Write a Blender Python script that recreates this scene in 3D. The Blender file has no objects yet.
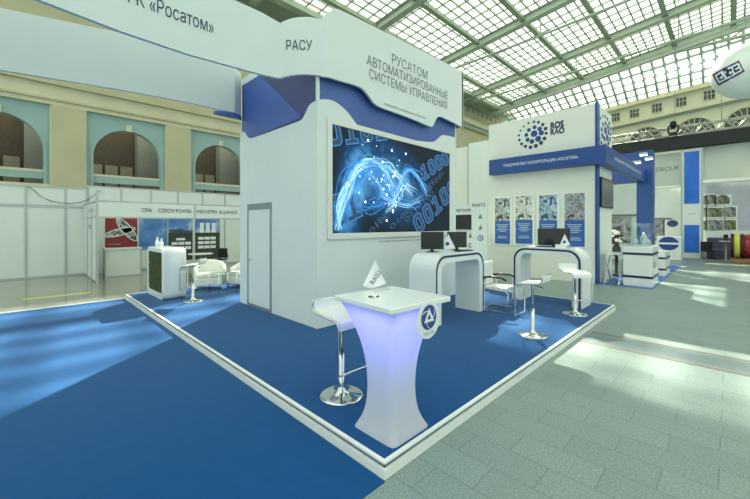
import bpy, bmesh, math, random
from mathutils import Vector, Matrix
from mathutils.geometry import delaunay_2d_cdt
random.seed(7)
SC = bpy.context.scene
COL = SC.collection
S2 = math.sqrt(.5)
PI = math.pi

# ------------------------------------------------------------------ survey of the photo
# Camera at (0,0,1.85), level, looking along (1,1,0).  These turn a sight line into a point
# on a known plane of the hall (floor height, wall plane), the way a surveyor would.
F, CX, HY, H = 356., 375., 225., 1.85
def ray(px, py):
    a = (px-CX)/F; b = (HY-py)/F
    return (S2+a*S2, S2-a*S2, b)
def PZ(px, py, z=0.):
    v = ray(px, py); t = (z-H)/v[2]; return Vector((v[0]*t, v[1]*t, z))
def PX(px, py, X):
    v = ray(px, py); t = X/v[0]; return Vector((X, v[1]*t, H+v[2]*t))
def PY(px, py, Y):
    v = ray(px, py); t = Y/v[1]; return Vector((v[0]*t, Y, H+v[2]*t))
def PD(px, py, c):            # plane x + y = c
    v = ray(px, py); t = c/(v[0]+v[1]); return Vector((v[0]*t, v[1]*t, H+v[2]*t))

# ------------------------------------------------------------------ materials
def mat(name, col, rough=.5, metal=0., spec=.5, noise=0., nscale=6., emit=None, es=1., trans=0., sheen=0., bump=0., bscale=200.):
    m = bpy.data.materials.new(name); m.use_nodes = True
    nt = m.node_tree; b = nt.nodes['Principled BSDF']
    b.inputs['Base Color'].default_value = (*col, 1)
    b.inputs['Roughness'].default_value = rough
    b.inputs['Metallic'].default_value = metal
    b.inputs['Specular IOR Level'].default_value = spec
    b.inputs['Transmission Weight'].default_value = trans
    if sheen:
        b.inputs['Sheen Weight'].default_value = sheen
        b.inputs['Sheen Roughness'].default_value = .45
    if emit:
        b.inputs['Emission Color'].default_value = (*emit, 1)
        b.inputs['Emission Strength'].default_value = es
    if noise or bump:
        tc = nt.nodes.new('ShaderNodeTexCoord')
    if noise:
        n = nt.nodes.new('ShaderNodeTexNoise'); n.inputs['Scale'].default_value = nscale
        n.inputs['Detail'].default_value = 5
        r = nt.nodes.new('ShaderNodeValToRGB')
        r.color_ramp.elements[0].position = .3; r.color_ramp.elements[1].position = .7
        r.color_ramp.elements[0].color = (*[c*(1-noise) for c in col], 1)
        r.color_ramp.elements[1].color = (*[min(1, c*(1+noise)) for c in col], 1)
        nt.links.new(tc.outputs['Object'], n.inputs['Vector'])
        nt.links.new(n.outputs['Fac'], r.inputs['Fac'])
        nt.links.new(r.outputs['Color'], b.inputs['Base Color'])
    if bump:
        n2 = nt.nodes.new('ShaderNodeTexNoise'); n2.inputs['Scale'].default_value = bscale
        bp = nt.nodes.new('ShaderNodeBump'); bp.inputs['Strength'].default_value = bump; bp.inputs['Distance'].default_value = .01
        nt.links.new(tc.outputs['Object'], n2.inputs['Vector'])
        nt.links.new(n2.outputs['Fac'], bp.inputs['Height'])
        nt.links.new(bp.outputs['Normal'], b.inputs['Normal'])
    return m

def ramp_mat(name, stops, scale=6., kind='noise', rough=.4, emit=0., detail=6., distort=0.):
    m = bpy.data.materials.new(name); m.use_nodes = True
    nt = m.node_tree; b = nt.nodes['Principled BSDF']; b.inputs['Roughness'].default_value = rough
    tc = nt.nodes.new('ShaderNodeTexCoord')
    if kind == 'noise':
        n = nt.nodes.new('ShaderNodeTexNoise'); n.inputs['Detail'].default_value = detail
        n.inputs['Distortion'].default_value = distort; out = n.outputs['Fac']
    elif kind == 'voronoi':
        n = nt.nodes.new('ShaderNodeTexVoronoi'); out = n.outputs['Color']
    n.inputs['Scale'].default_value = scale
    r = nt.nodes.new('ShaderNodeValToRGB'); e = r.color_ramp.elements
    while len(e) < len(stops): e.new(.5)
    for el, (p, c) in zip(e, stops): el.position = p; el.color = (*c, 1)
    nt.links.new(tc.outputs['Object'], n.inputs['Vector'])
    nt.links.new(out, r.inputs['Fac'])
    nt.links.new(r.outputs['Color'], b.inputs['Base Color'])
    if emit:
        nt.links.new(r.outputs['Color'], b.inputs['Emission Color']); b.inputs['Emission Strength'].default_value = emit
    return m

M = {}
M['white'] = mat('white_panel', (.70, .755, .725), .45, noise=.02, nscale=2)
M['white_gloss'] = mat('white_gloss', (.80, .84, .81), .22, noise=.01)
M['white_warm'] = mat('white_warm_panel', (.73, .76, .69), .5, noise=.02, nscale=2)
M['banner'] = mat('banner_fabric', (.70, .765, .745), .7, noise=.02, nscale=1.5)
M['lip'] = mat('trim_white', (.82, .85, .80), .35, noise=.02)
M['groove'] = mat('trim_groove', (.12, .17, .20), .5, noise=.05)
M['navy'] = mat('navy_line', (.012, .02, .075), .35, noise=.05)
M['blue_band'] = mat('blue_band', (.012, .065, .27), .4, noise=.04, nscale=3)
M['blue_bright'] = mat('blue_lightbox', (.01, .12, .50), .3, emit=(.005, .11, .55), es=.14, noise=.25, nscale=1.2)
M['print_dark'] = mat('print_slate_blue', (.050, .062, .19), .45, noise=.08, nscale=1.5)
M['print_light'] = mat('print_light_blue', (.045, .115, .42), .45, noise=.15, nscale=.8)
M['print_mid'] = mat('print_mid_blue', (.055, .12, .38), .45, noise=.12, nscale=1.0)
M['carpet'] = mat('blue_carpet', (.003, .072, .225), .95, spec=.05, noise=.06, nscale=9, sheen=.15, bump=.25, bscale=260)
M['chrome'] = mat('chrome', (.66, .68, .67), .08, metal=1, noise=.02)
M['alu'] = mat('aluminium_profile', (.42, .47, .46), .35, metal=.6, noise=.03)
M['doorframe'] = mat('door_frame_grey', (.24, .29, .30), .4, metal=.3, noise=.04)
M['black'] = mat('black_plastic', (.008, .010, .011), .35, noise=.1)
M['screen_off'] = mat('screen_black', (.010, .014, .016), .22, noise=.1)
M['ink'] = mat('dark_ink', (.022, .035, .085), .5, noise=.05)
M['ink_grey'] = mat('grey_ink', (.16, .20, .21), .5, noise=.05)
M['ink_white'] = mat('white_ink', (.80, .84, .86), .5, noise=.02)
M['logo_blue'] = mat('logo_blue', (.018, .05, .25), .4, noise=.05)
M['leather'] = mat('white_leather', (.74, .77, .72), .4, noise=.03, bump=.06, bscale=60)
M['seat'] = mat('stool_seat_white', (.74, .77, .74), .3, noise=.02)
M['moss'] = ramp_mat('moss', [(.3, (.012, .022, .006)), (.55, (.05, .075, .02)), (.75, (.11, .12, .035))], 28, 'noise', .95)
M['beige'] = mat('plaster_beige', (.50, .475, .31), .8, noise=.05, nscale=.8)
M['cream'] = mat('plaster_cream', (.62, .59, .42), .8, noise=.05, nscale=.8)
M['teal'] = mat('plaster_teal', (.30, .44, .435), .8, noise=.05, nscale=.8)
M['endwall'] = mat('plaster_pale', (.64, .64, .50), .8, noise=.05, nscale=.5)
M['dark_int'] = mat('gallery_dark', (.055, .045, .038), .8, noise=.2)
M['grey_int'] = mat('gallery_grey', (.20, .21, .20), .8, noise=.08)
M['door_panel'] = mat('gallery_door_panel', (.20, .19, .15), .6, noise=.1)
M['steel'] = mat('roof_steel', (.38, .44, .36), .55, noise=.06, nscale=.6)
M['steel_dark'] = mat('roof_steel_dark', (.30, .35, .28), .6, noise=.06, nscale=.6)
M['win'] = mat('window_glass_dark', (.05, .07, .07), .15, noise=.3, nscale=2)
M['red'] = mat('poster_red', (.26, .02, .028), .5, noise=.1)
M['wood'] = mat('wood', (.30, .15, .05), .5, noise=.25, nscale=4)
M['yellow'] = mat('sun_streak_and_drum_yellow', (.62, .66, .10), .6, noise=.05)  # painted sunlight streak on the floor, and the drum's yellow stripe
M['redshiny'] = mat('red_lacquer', (.32, .015, .015), .2, noise=.1)
M['purple'] = mat('purple_fabric', (.085, .075, .13), .8, noise=.12)
M['lilac'] = mat('lilac_wall', (.44, .47, .54), .6, noise=.04)
M['silver'] = ramp_mat('silver_cloud_print', [(.3, (.46, .52, .47)), (.6, (.58, .62, .54)), (.78, (.74, .74, .64))], .45, 'noise', .35, detail=1.5)
M['blackband'] = mat('black_fascia', (.010, .014, .013), .6, noise=.1)
M['truss'] = mat('truss_alu', (.42, .45, .40), .45, metal=.4, noise=.03)
M['strip'] = mat('channel_brown', (.15, .13, .10), .6, noise=.1)
M['channel'] = mat('channel_grey', (.15, .20, .205), .35, noise=.1)
M['inkline'] = mat('white_fine_print', (.55, .68, .86), .5, noise=.03)
M['balloon'] = mat('balloon_skin', (.72, .78, .76), .35, noise=.03, nscale=1)
M['lampglow'] = mat('spot_lamp_glow', (.9, .95, 1), .4, emit=(.92, .97, 1), es=6)
M['flower'] = mat('flower_white', (.75, .74, .66), .7, noise=.1)
M['leaf'] = mat('leaf_dark', (.012, .03, .015), .6, noise=.3)
M['exhibit'] = mat('exhibit_model', (.45, .55, .60), .3, noise=.2, nscale=20)

ph = [
 [(.25, (.03, .05, .05)), (.45, (.20, .24, .24)), (.62, (.62, .68, .66)), (.8, (.10, .13, .13))],
 [(.25, (.05, .08, .05)), (.48, (.55, .60, .55)), (.62, (.72, .76, .72)), (.8, (.12, .12, .10))],
 [(.25, (.02, .06, .14)), (.45, (.12, .24, .38)), (.62, (.55, .66, .72)), (.8, (.06, .12, .20))],
 [(.25, (.05, .06, .09)), (.45, (.45, .50, .52)), (.60, (.16, .22, .30)), (.72, (.32, .10, .04)), (.85, (.70, .72, .70))],
]
ph = [[(p_, c_) for p_, (_, c_) in zip((.36, .45, .53, .58, .66) if len(s_) == 5 else (.38, .47, .54, .64), s_)] for s_ in ph]
PH = [ramp_mat('photo_print', s, 5, 'noise', .35, detail=4, distort=.9) for s in ph]
PHG = [ramp_mat('landscape_print', [(.38, (.05, .07, .03)), (.5, (.22, .22, .12)), (.64, (.45, .46, .38))], 3.5, 'noise', .4, distort=.8),
       ramp_mat('grey_photo_print', [(.38, (.08, .09, .09)), (.5, (.30, .32, .30)), (.64, (.58, .6, .56))], 3, 'noise', .4, distort=.8)]
M['poster_blue'] = mat('poster_blue', (.022, .115, .40), .4, noise=.1, nscale=2)
M['sky_print'] = ramp_mat('sky_print', [(.35, (.05, .16, .46)), (.55, (.10, .26, .58)), (.72, (.60, .70, .80))], 1.6, 'noise', .4)
M['dark_print'] = mat('dark_print', (.035, .045, .04), .5, noise=.3, nscale=8)

# granite floor : running-bond slabs .30 x .61 m, long side along Y
def floor_mat():
    m = bpy.data.materials.new('granite_floor'); m.use_nodes = True
    nt = m.node_tree; b = nt.nodes['Principled BSDF']; L = nt.links.new
    tc = nt.nodes.new('ShaderNodeTexCoord'); mp = nt.nodes.new('ShaderNodeMapping')
    mp.inputs['Rotation'].default_value = (0, 0, PI/2)
    br = nt.nodes.new('ShaderNodeTexBrick')
    br.inputs['Scale'].default_value = 1
    br.inputs['Brick Width'].default_value = .61; br.inputs['Row Height'].default_value = .30
    br.inputs['Mortar Size'].default_value = .0035; br.inputs['Mortar Smooth'].default_value = .3
    br.inputs['Color1'].default_value = (.235, .308, .288, 1); br.inputs['Color2'].default_value = (.212, .280, .262, 1)
    br.inputs['Mortar'].default_value = (.13, .165, .155, 1)
    n = nt.nodes.new('ShaderNodeTexNoise'); n.inputs['Scale'].default_value = 70; n.inputs['Detail'].default_value = 3
    r = nt.nodes.new('ShaderNodeValToRGB'); r.color_ramp.elements[0].position = .35; r.color_ramp.elements[1].position = .65
    r.color_ramp.elements[0].color = (.74, .74, .74, 1); r.color_ramp.elements[1].color = (1.2, 1.2, 1.18, 1)
    mx = nt.nodes.new('ShaderNodeMix'); mx.data_type = 'RGBA'; mx.blend_type = 'MULTIPLY'; mx.inputs['Factor'].default_value = 1
    L(tc.outputs['Object'], mp.inputs['Vector']); L(mp.outputs['Vector'], br.inputs['Vector'])
    L(tc.outputs['Object'], n.inputs['Vector']); L(n.outputs['Fac'], r.inputs['Fac'])
    L(br.outputs['Color'], mx.inputs['A']); L(r.outputs['Color'], mx.inputs['B'])
    L(mx.outputs['Result'], b.inputs['Base Color'])
    b.inputs['Roughness'].default_value = .42; b.inputs['Specular IOR Level'].default_value = .4
    return m
M['floor'] = floor_mat()
M['laminate'] = mat('smooth_floor', (.21, .22, .175), .14, noise=.12, nscale=.7)

def thin_glass(name, tint, clear=.85):
    m = bpy.data.materials.new(name); m.use_nodes = True
    nt = m.node_tree; nt.nodes.clear(); L = nt.links.new
    o = nt.nodes.new('ShaderNodeOutputMaterial'); t = nt.nodes.new('ShaderNodeBsdfTransparent'); t.inputs['Color'].default_value = (*tint, 1)
    g = nt.nodes.new('ShaderNodeBsdfGlossy'); g.inputs['Roughness'].default_value = .05
    mx = nt.nodes.new('ShaderNodeMixShader'); mx.inputs['Fac'].default_value = 1-clear
    L(t.outputs[0], mx.inputs[1]); L(g.outputs[0], mx.inputs[2]); L(mx.outputs[0], o.inputs[0])
    return m
M['glass'] = thin_glass('clear_glass', (.93, .98, .96), .9)
def roof_glass():
    m = bpy.data.materials.new('frosted_roof_glass'); m.use_nodes = True
    nt = m.node_tree; nt.nodes.clear(); L = nt.links.new
    o = nt.nodes.new('ShaderNodeOutputMaterial'); t = nt.nodes.new('ShaderNodeBsdfTransparent'); t.inputs['Color'].default_value = (.96, 1, .97, 1)
    d = nt.nodes.new('ShaderNodeBsdfTranslucent'); d.inputs['Color'].default_value = (.95, 1, .96, 1)
    mx = nt.nodes.new('ShaderNodeMixShader'); mx.inputs['Fac'].default_value = .30
    L(t.outputs[0], mx.inputs[1]); L(d.outputs[0], mx.inputs[2]); L(mx.outputs[0], o.inputs[0])
    return m
M['roofglass'] = roof_glass()
def glow_cloth():
    m = bpy.data.materials.new('stretch_cover'); m.use_nodes = True
    nt = m.node_tree; nt.nodes.clear(); L = nt.links.new
    o = nt.nodes.new('ShaderNodeOutputMaterial'); a = nt.nodes.new('ShaderNodeBsdfDiffuse'); a.inputs['Color'].default_value = (.74, .77, .80, 1)
    d = nt.nodes.new('ShaderNodeBsdfTranslucent'); d.inputs['Color'].default_value = (.80, .82, .88, 1)
    mx = nt.nodes.new('ShaderNodeMixShader'); mx.inputs['Fac'].default_value = .42
    L(a.outputs[0], mx.inputs[1]); L(d.outputs[0], mx.inputs[2]); L(mx.outputs[0], o.inputs[0])
    return m
M['cover'] = glow_cloth()
def emis(name, col, s):
    return mat(name, (.005, .008, .012), .3, emit=col, es=s)
M['digit'] = emis('digit_blue', (.035, .30, .80), .75)
M['digit_dim'] = emis('digit_dim_blue', (.03, .17, .36), .5)
M['digit_core'] = emis('digit_core_blue', (.012, .075, .17), .5)
M['trail'] = emis('light_trail', (.05, .36, .95), .85)
M['trail_hot'] = emis('light_trail_bright', (.42, .82, 1), 1.25)
M['spark'] = emis('spark', (.75, .95, 1), 1.8)
def screen_mat():
    m = bpy.data.materials.new('screen_picture'); m.use_nodes = True
    nt = m.node_tree; b = nt.nodes['Principled BSDF']; L = nt.links.new
    b.inputs['Base Color'].default_value = (.004, .006, .009, 1); b.inputs['Roughness'].default_value = .5; b.inputs['Specular IOR Level'].default_value = .1
    tc = nt.nodes.new('ShaderNodeTexCoord')
    def blob(cx, cz, rx, rz, ang):
        mp = nt.nodes.new('ShaderNodeMapping'); mp.vector_type = 'TEXTURE'
        mp.inputs['Location'].default_value = (cx, 0, cz); mp.inputs['Scale'].default_value = (rx, 1, rz); mp.inputs['Rotation'].default_value = (0, ang, 0)
        g = nt.nodes.new('ShaderNodeTexGradient'); g.gradient_type = 'SPHERICAL'
        L(tc.outputs['Object'], mp.inputs['Vector']); L(mp.outputs['Vector'], g.inputs['Vector']); return g.outputs['Fac']
    f1 = blob(-.30, 1.02, 1.6, 1.0, .30); f2 = blob(-1.4, .55, .5, 1.5, .25)
    ad = nt.nodes.new('ShaderNodeMath'); ad.operation = 'ADD'; L(f1, ad.inputs[0]); L(f2, ad.inputs[1])
    n = nt.nodes.new('ShaderNodeTexNoise'); n.inputs['Scale'].default_value = 3.5; n.inputs['Detail'].default_value = 7; n.inputs['Distortion'].default_value = 1.5
    L(tc.outputs['Object'], n.inputs['Vector'])
    ml = nt.nodes.new('ShaderNodeMath'); ml.operation = 'MULTIPLY'; L(ad.outputs[0], ml.inputs[0]); L(n.outputs['Fac'], ml.inputs[1])
    r = nt.nodes.new('ShaderNodeValToRGB'); e = r.color_ramp.elements
    e[0].position = .03; e[0].color = (.012, .022, .032, 1); e[1].position = .62; e[1].color = (.13, .52, 1.0, 1)
    x = e.new(.20); x.color = (.010, .065, .17, 1)
    L(ml.outputs[0], r.inputs['Fac']); L(r.outputs['Color'], b.inputs['Emission Color']); b.inputs['Emission Strength'].default_value = .95
    return m
M['screen'] = screen_mat()

# ------------------------------------------------------------------ object helpers
def tag(o, label=None, cat=None, group=None, kind=None):
    if label: o['label'] = label
    if cat: o['category'] = cat
    if group: o['group'] = group
    if kind: o['kind'] = kind
    return o
def thing(name, label, cat, loc=(0, 0, 0), rz=0., group=None, kind=None):
    o = bpy.data.objects.new(name, None); o.empty_display_size = .1
    COL.objects.link(o); o.location = loc; o.rotation_euler = (0, 0, rz)
    return tag(o, label, cat, group, kind)
def origin(p):
    v = Vector((0, 0, 0))
    while p is not None: v = v + Vector(p.location); p = p.parent
    return v

class MB:
    def __init__(s): s.v = []; s.f = []; s.sm = []
    def add(s, vs, fs, smooth=False):
        n = len(s.v); s.v += [Vector(v) for v in vs]; s.f += [tuple(i+n for i in f) for f in fs]; s.sm += [smooth]*len(fs); return s
    def box(s, a, b):
        (x0, y0, z0), (x1, y1, z1) = a, b
        return s.add([(x0,y0,z0),(x1,y0,z0),(x1,y1,z0),(x0,y1,z0),(x0,y0,z1),(x1,y0,z1),(x1,y1,z1),(x0,y1,z1)],
                     [(0,3,2,1),(4,5,6,7),(0,1,5,4),(1,2,6,5),(2,3,7,6),(3,0,4,7)])
    def prism(s, pts, d, smooth=False):
        n = len(pts); pts = [Vector(p) for p in pts]; d = Vector(d)
        s.add(pts+[p+d for p in pts], [tuple(range(n))[::-1], tuple(range(n, 2*n))], False)
        b = len(s.v)-2*n
        for i in range(n):
            j = (i+1) % n; s.f.append((b+i, b+j, b+n+j, b+n+i)); s.sm.append(smooth)
        return s
    def tube(s, path, r, seg=10, closed=False, caps=True):
        P = [Vector(p) for p in path]; n = len(P); R = r if isinstance(r, (list, tuple)) else [r]*n
        up = None; base = len(s.v)
        for i in range(n):
            if closed: t = (P[(i+1) % n]-P[i-1])
            else: t = P[min(i+1, n-1)]-P[max(i-1, 0)]
            t.normalize()
            if up is None:
                up = Vector((0, 0, 1)) if abs(t.z) < .9 else Vector((1, 0, 0))
            u = (up-t*up.dot(t)); u.normalize(); w = t.cross(u); up = u
            for k in range(seg):
                a = 2*PI*k/seg; s.v.append(P[i]+(u*math.cos(a)+w*math.sin(a))*R[i])
        m = n if closed else n-1
        for i in range(m):
            j = (i+1) % n
            for k in range(seg):
                l = (k+1) % seg
                s.f.append((base+i*seg+k, base+i*seg+l, base+j*seg+l, base+j*seg+k)); s.sm.append(True)
        if not closed and caps:
            s.f.append(tuple(base+k for k in range(seg))[::-1]); s.sm.append(False)
            s.f.append(tuple(base+(n-1)*seg+k for k in range(seg))); s.sm.append(False)
        return s
    def lathe(s, prof, c=(0, 0, 0), seg=24, smooth=True):
        b = len(s.v); n = len(prof)
        for r, z in prof:
            for k in range(seg):
                a = 2*PI*k/seg; s.v.append(Vector((c[0]+r*math.cos(a), c[1]+r*math.sin(a), c[2]+z)))
        for i in range(n-1):
            for k in range(seg):
                l = (k+1) % seg
                s.f.append((b+i*seg+k, b+i*seg+l, b+(i+1)*seg+l, b+(i+1)*seg+k)); s.sm.append(smooth)
        s.f.append(tuple(b+k for k in range(seg))[::-1]); s.sm.append(False)
        s.f.append(tuple(b+(n-1)*seg+k for k in range(seg))); s.sm.append(False)
        return s
    def disc(s, c, u, w, ru, rw, d, seg=20):
        c, u, w = Vector(c), Vector(u), Vector(w)
        return s.prism([c+u*(ru*math.cos(2*PI*k/seg))+w*(rw*math.sin(2*PI*k/seg)) for k in range(seg)], d)
    def ball(s, c, r, seg=12, rings=8):
        c = Vector(c); rr = r if isinstance(r, (tuple, list)) else (r, r, r); b = len(s.v)
        for i in range(rings+1):
            a = PI*i/rings
            for k in range(seg):
                t = 2*PI*k/seg
                s.v.append(c+Vector((rr[0]*math.sin(a)*math.cos(t), rr[1]*math.sin(a)*math.sin(t), rr[2]*math.cos(a))))
        for i in range(rings):
            for k in range(seg):
                l = (k+1) % seg
                s.f.append((b+i*seg+k, b+(i+1)*seg+k, b+(i+1)*seg+l, b+i*seg+l)); s.sm.append(True)
        return s
    def xform(s, mtx):
        s.v = [mtx @ v for v in s.v]; return s
    def mesh(s, name, org, m, bevel=0, bseg=2):
        me = bpy.data.meshes.new(name)
        me.from_pydata([tuple(v-org) for v in s.v], [], s.f)
        for p, q in zip(me.polygons, s.sm): p.use_smooth = q
        bm = bmesh.new(); bm.from_mesh(me)
        bmesh.ops.remove_doubles(bm, verts=bm.verts, dist=1e-5)
        bmesh.ops.dissolve_degenerate(bm, edges=bm.edges, dist=1e-6)
        bmesh.ops.recalc_face_normals(bm, faces=bm.faces)
        bm.to_mesh(me); bm.free()
        me.materials.append(M[m] if isinstance(m, str) else m)
        return me
    def build(s, name, m, parent=None, bevel=0, bseg=2, local=False):
        """one mesh object; coordinates are the hall's unless local"""
        if parent is not None:
            org = Vector((0, 0, 0)) if local else origin(parent); loc = (0, 0, 0)
        elif local: org = Vector((0, 0, 0)); loc = (0, 0, 0)
        else:
            lo = [min(v[i] for v in s.v) for i in range(3)]; hi = [max(v[i] for v in s.v) for i in range(3)]
            org = Vector(((lo[0]+hi[0])/2, (lo[1]+hi[1])/2, lo[2])); loc = org
        o = bpy.data.objects.new(name, s.mesh(name, org, m)); COL.objects.link(o); o.location = loc
        if parent is not None: o.parent = parent
        if bevel:
            b = o.modifiers.new('edge', 'BEVEL'); b.width = bevel; b.segments = bseg; b.limit_method = 'ANGLE'; b.angle_limit = .6
        return o
def boxp(name, a, b, m, parent=None, bevel=0, local=False): return MB().box(a, b).build(name, m, parent, bevel, local=local)

def copy_tree(o, parent=None):
    c = o.copy(); COL.objects.link(c)
    if parent is not None: c.parent = parent
    for ch in [x for x in bpy.data.objects if x.parent == o]: copy_tree(ch, c)
    return c
def clone(src, loc, rz, label, group=None):
    c = copy_tree(src); c.location = loc; c.rotation_euler = (0, 0, rz); c['label'] = label
    if group: c['group'] = group
    return c

def text_mb(s, P, right, up, width, height, depth=.004, bold=0., outline=False):
    """lettering fitted to width x height, lower-left corner at P, standing on the plane (right, up)"""
    cu = bpy.data.curves.new('t', 'FONT'); cu.body = s; cu.size = 1; cu.offset = 0; cu.resolution_u = 3; cu.fill_mode = 'NONE'
    o = bpy.data.objects.new('t', cu); COL.objects.link(o)
    bpy.context.view_layer.update()
    me = bpy.data.meshes.new_from_object(o.evaluated_get(bpy.context.evaluated_depsgraph_get()))
    bpy.data.objects.remove(o); bpy.data.curves.remove(cu)
    bm = bmesh.new(); bm.from_mesh(me); bpy.data.meshes.remove(me)
    bmesh.ops.remove_doubles(bm, verts=bm.verts, dist=1e-4); bm.verts.index_update()
    v2 = [v.co.xy for v in bm.verts]; e2 = [(e.verts[0].index, e.verts[1].index) for e in bm.edges]; bm.free()
    r_ = delaunay_2d_cdt(v2, e2, [], 0, 1e-5)
    vs = [Vector((v.x, v.y, 0)) for v in r_[0]]; fs = []
    seg = [(v2[i].x, v2[i].y, v2[j].x, v2[j].y) for i, j in e2]
    for f in r_[2]:                             # even-odd rule: keep the triangles inside the outlines
        x = sum(vs[i].x for i in f)/len(f); y = sum(vs[i].y for i in f)/len(f); c = 0
        for xa_, ya_, xb_, yb_ in seg:
            if (ya_ > y) != (yb_ > y) and x < xa_+(y-ya_)*(xb_-xa_)/(yb_-ya_): c += 1 if yb_ > ya_ else -1
        if c: fs.append(tuple(f))
    used = sorted({i for f in fs for i in f}); ix = {o_: n_ for n_, o_ in enumerate(used)}
    vs = [vs[i] for i in used]; fs = [tuple(ix[i] for i in f) for f in fs]
    if bold:                                    # embolden: thicken strokes outward from each outline edge
        cnt = {}
        for f in fs:
            for i in range(len(f)):
                k = tuple(sorted((f[i], f[i-1]))); cnt.setdefault(k, []).append((f[i-1], f[i]))
        nrmv = {}
        for k, l in cnt.items():
            if len(l) == 1:
                p, q = vs[l[0][0]], vs[l[0][1]]; d = (q-p)
                if d.length < 1e-7: continue
                d.normalize(); nn = Vector((d.y, -d.x, 0))
                for i in k: nrmv[i] = nrmv.get(i, Vector((0, 0, 0)))+nn
        for i, nn in nrmv.items():
            if nn.length > 1e-6: vs[i] = vs[i]+nn.normalized()*bold
    x0 = min(v.x for v in vs); x1 = max(v.x for v in vs); y0 = min(v.y for v in vs); y1 = max(v.y for v in vs)
    P, r, u = Vector(P), Vector(right).normalized(), Vector(up).normalized(); nrm = r.cross(u)
    sx = width/(x1-x0); sy = (height/(y1-y0)) if height else sx
    mb = MB(); n = len(vs)
    top = [P+r*((v.x-x0)*sx)+u*((v.y-y0)*sy)+nrm*depth for v in vs]
    mb.add(top, fs)
    return mb
def text(name, s, P, right, up, width, height, m, parent, depth=.004, bold=0.):
    return text_mb(s, P, right, up, width, height, depth, bold).build(name, m, parent)

UP = Vector((0, 0, 1)); XR = Vector((1, 0, 0)); YL = Vector((0, -1, 0))   # YL: reading direction on faces looking toward -X

# ------------------------------------------------------------------ camera, world, sun
cam = bpy.data.cameras.new('camera'); co = bpy.data.objects.new('camera', cam); COL.objects.link(co)
co.location = (0, 0, H); co.rotation_euler = (PI/2, 0, -PI/4)
cam.sensor_width = 36; cam.lens = F/750*36; cam.shift_y = -(249.5-HY)/750; cam.clip_end = 400
SC.camera = co
w = bpy.data.worlds.new('sky'); SC.world = w; w.use_nodes = True
nt = w.node_tree; bg = nt.nodes['Background']
bg.inputs['Color'].default_value = (.87, 1.0, .955, 1); bg.inputs['Strength'].default_value = 1.18
sun = bpy.data.lights.new('sun', 'SUN'); so = bpy.data.objects.new('sun', sun); COL.objects.link(so)
EL = math.radians(39); SD = Vector((-.78*math.cos(EL), -.62*math.cos(EL), -math.sin(EL)))
so.rotation_euler = SD.to_track_quat('-Z', 'Y').to_euler(); so.location = (60, 48, 60)
sun.energy = 22; sun.angle = math.radians(.8); sun.color = (1, .94, .79)
SC.view_settings.view_transform = 'Standard'; SC.view_settings.look = 'None'
SC.view_settings.exposure = 0; SC.view_settings.gamma = 1; SC.view_settings.use_curve_mapping = False
SC.cycles.max_bounces = 8; SC.cycles.transparent_max_bounces = 16; SC.cycles.diffuse_bounces = 4
SC.cycles.use_denoising = True; SC.cycles.sample_clamp_indirect = 6; SC.cycles.caustics_reflective = False; SC.cycles.caustics_refractive = False

# ================================================================== THE HALL
K = 32.4/19.
def hz(z): return H+(z-H)*K
YW, XE = 32.4, 68.4
tag(boxp('floor', (-32, -34, -.3), (XE+.5, YW+6, 0), 'floor'), 'grey granite slab floor of the exhibition hall', 'floor', kind='structure')
tag(boxp('floor_back', (-14, 10.77, 0), (12.0, 17.05, .004), 'laminate'), 'smooth beige floor between the blue carpet and the shell booths', 'floor', kind='structure')
ch = thing('trim_1', 'shallow grey channel with brown edges crossing the granite floor', 'floor channel', (6.65, -14, 0), kind='structure')
boxp('cover', (6.36, -30, 0), (6.98, 1.70, .003), 'channel', ch)
for x in (6.30, 6.98): boxp('edge', (x, -30, 0), (x+.06, 1.70, .004), 'strip', ch)

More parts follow.
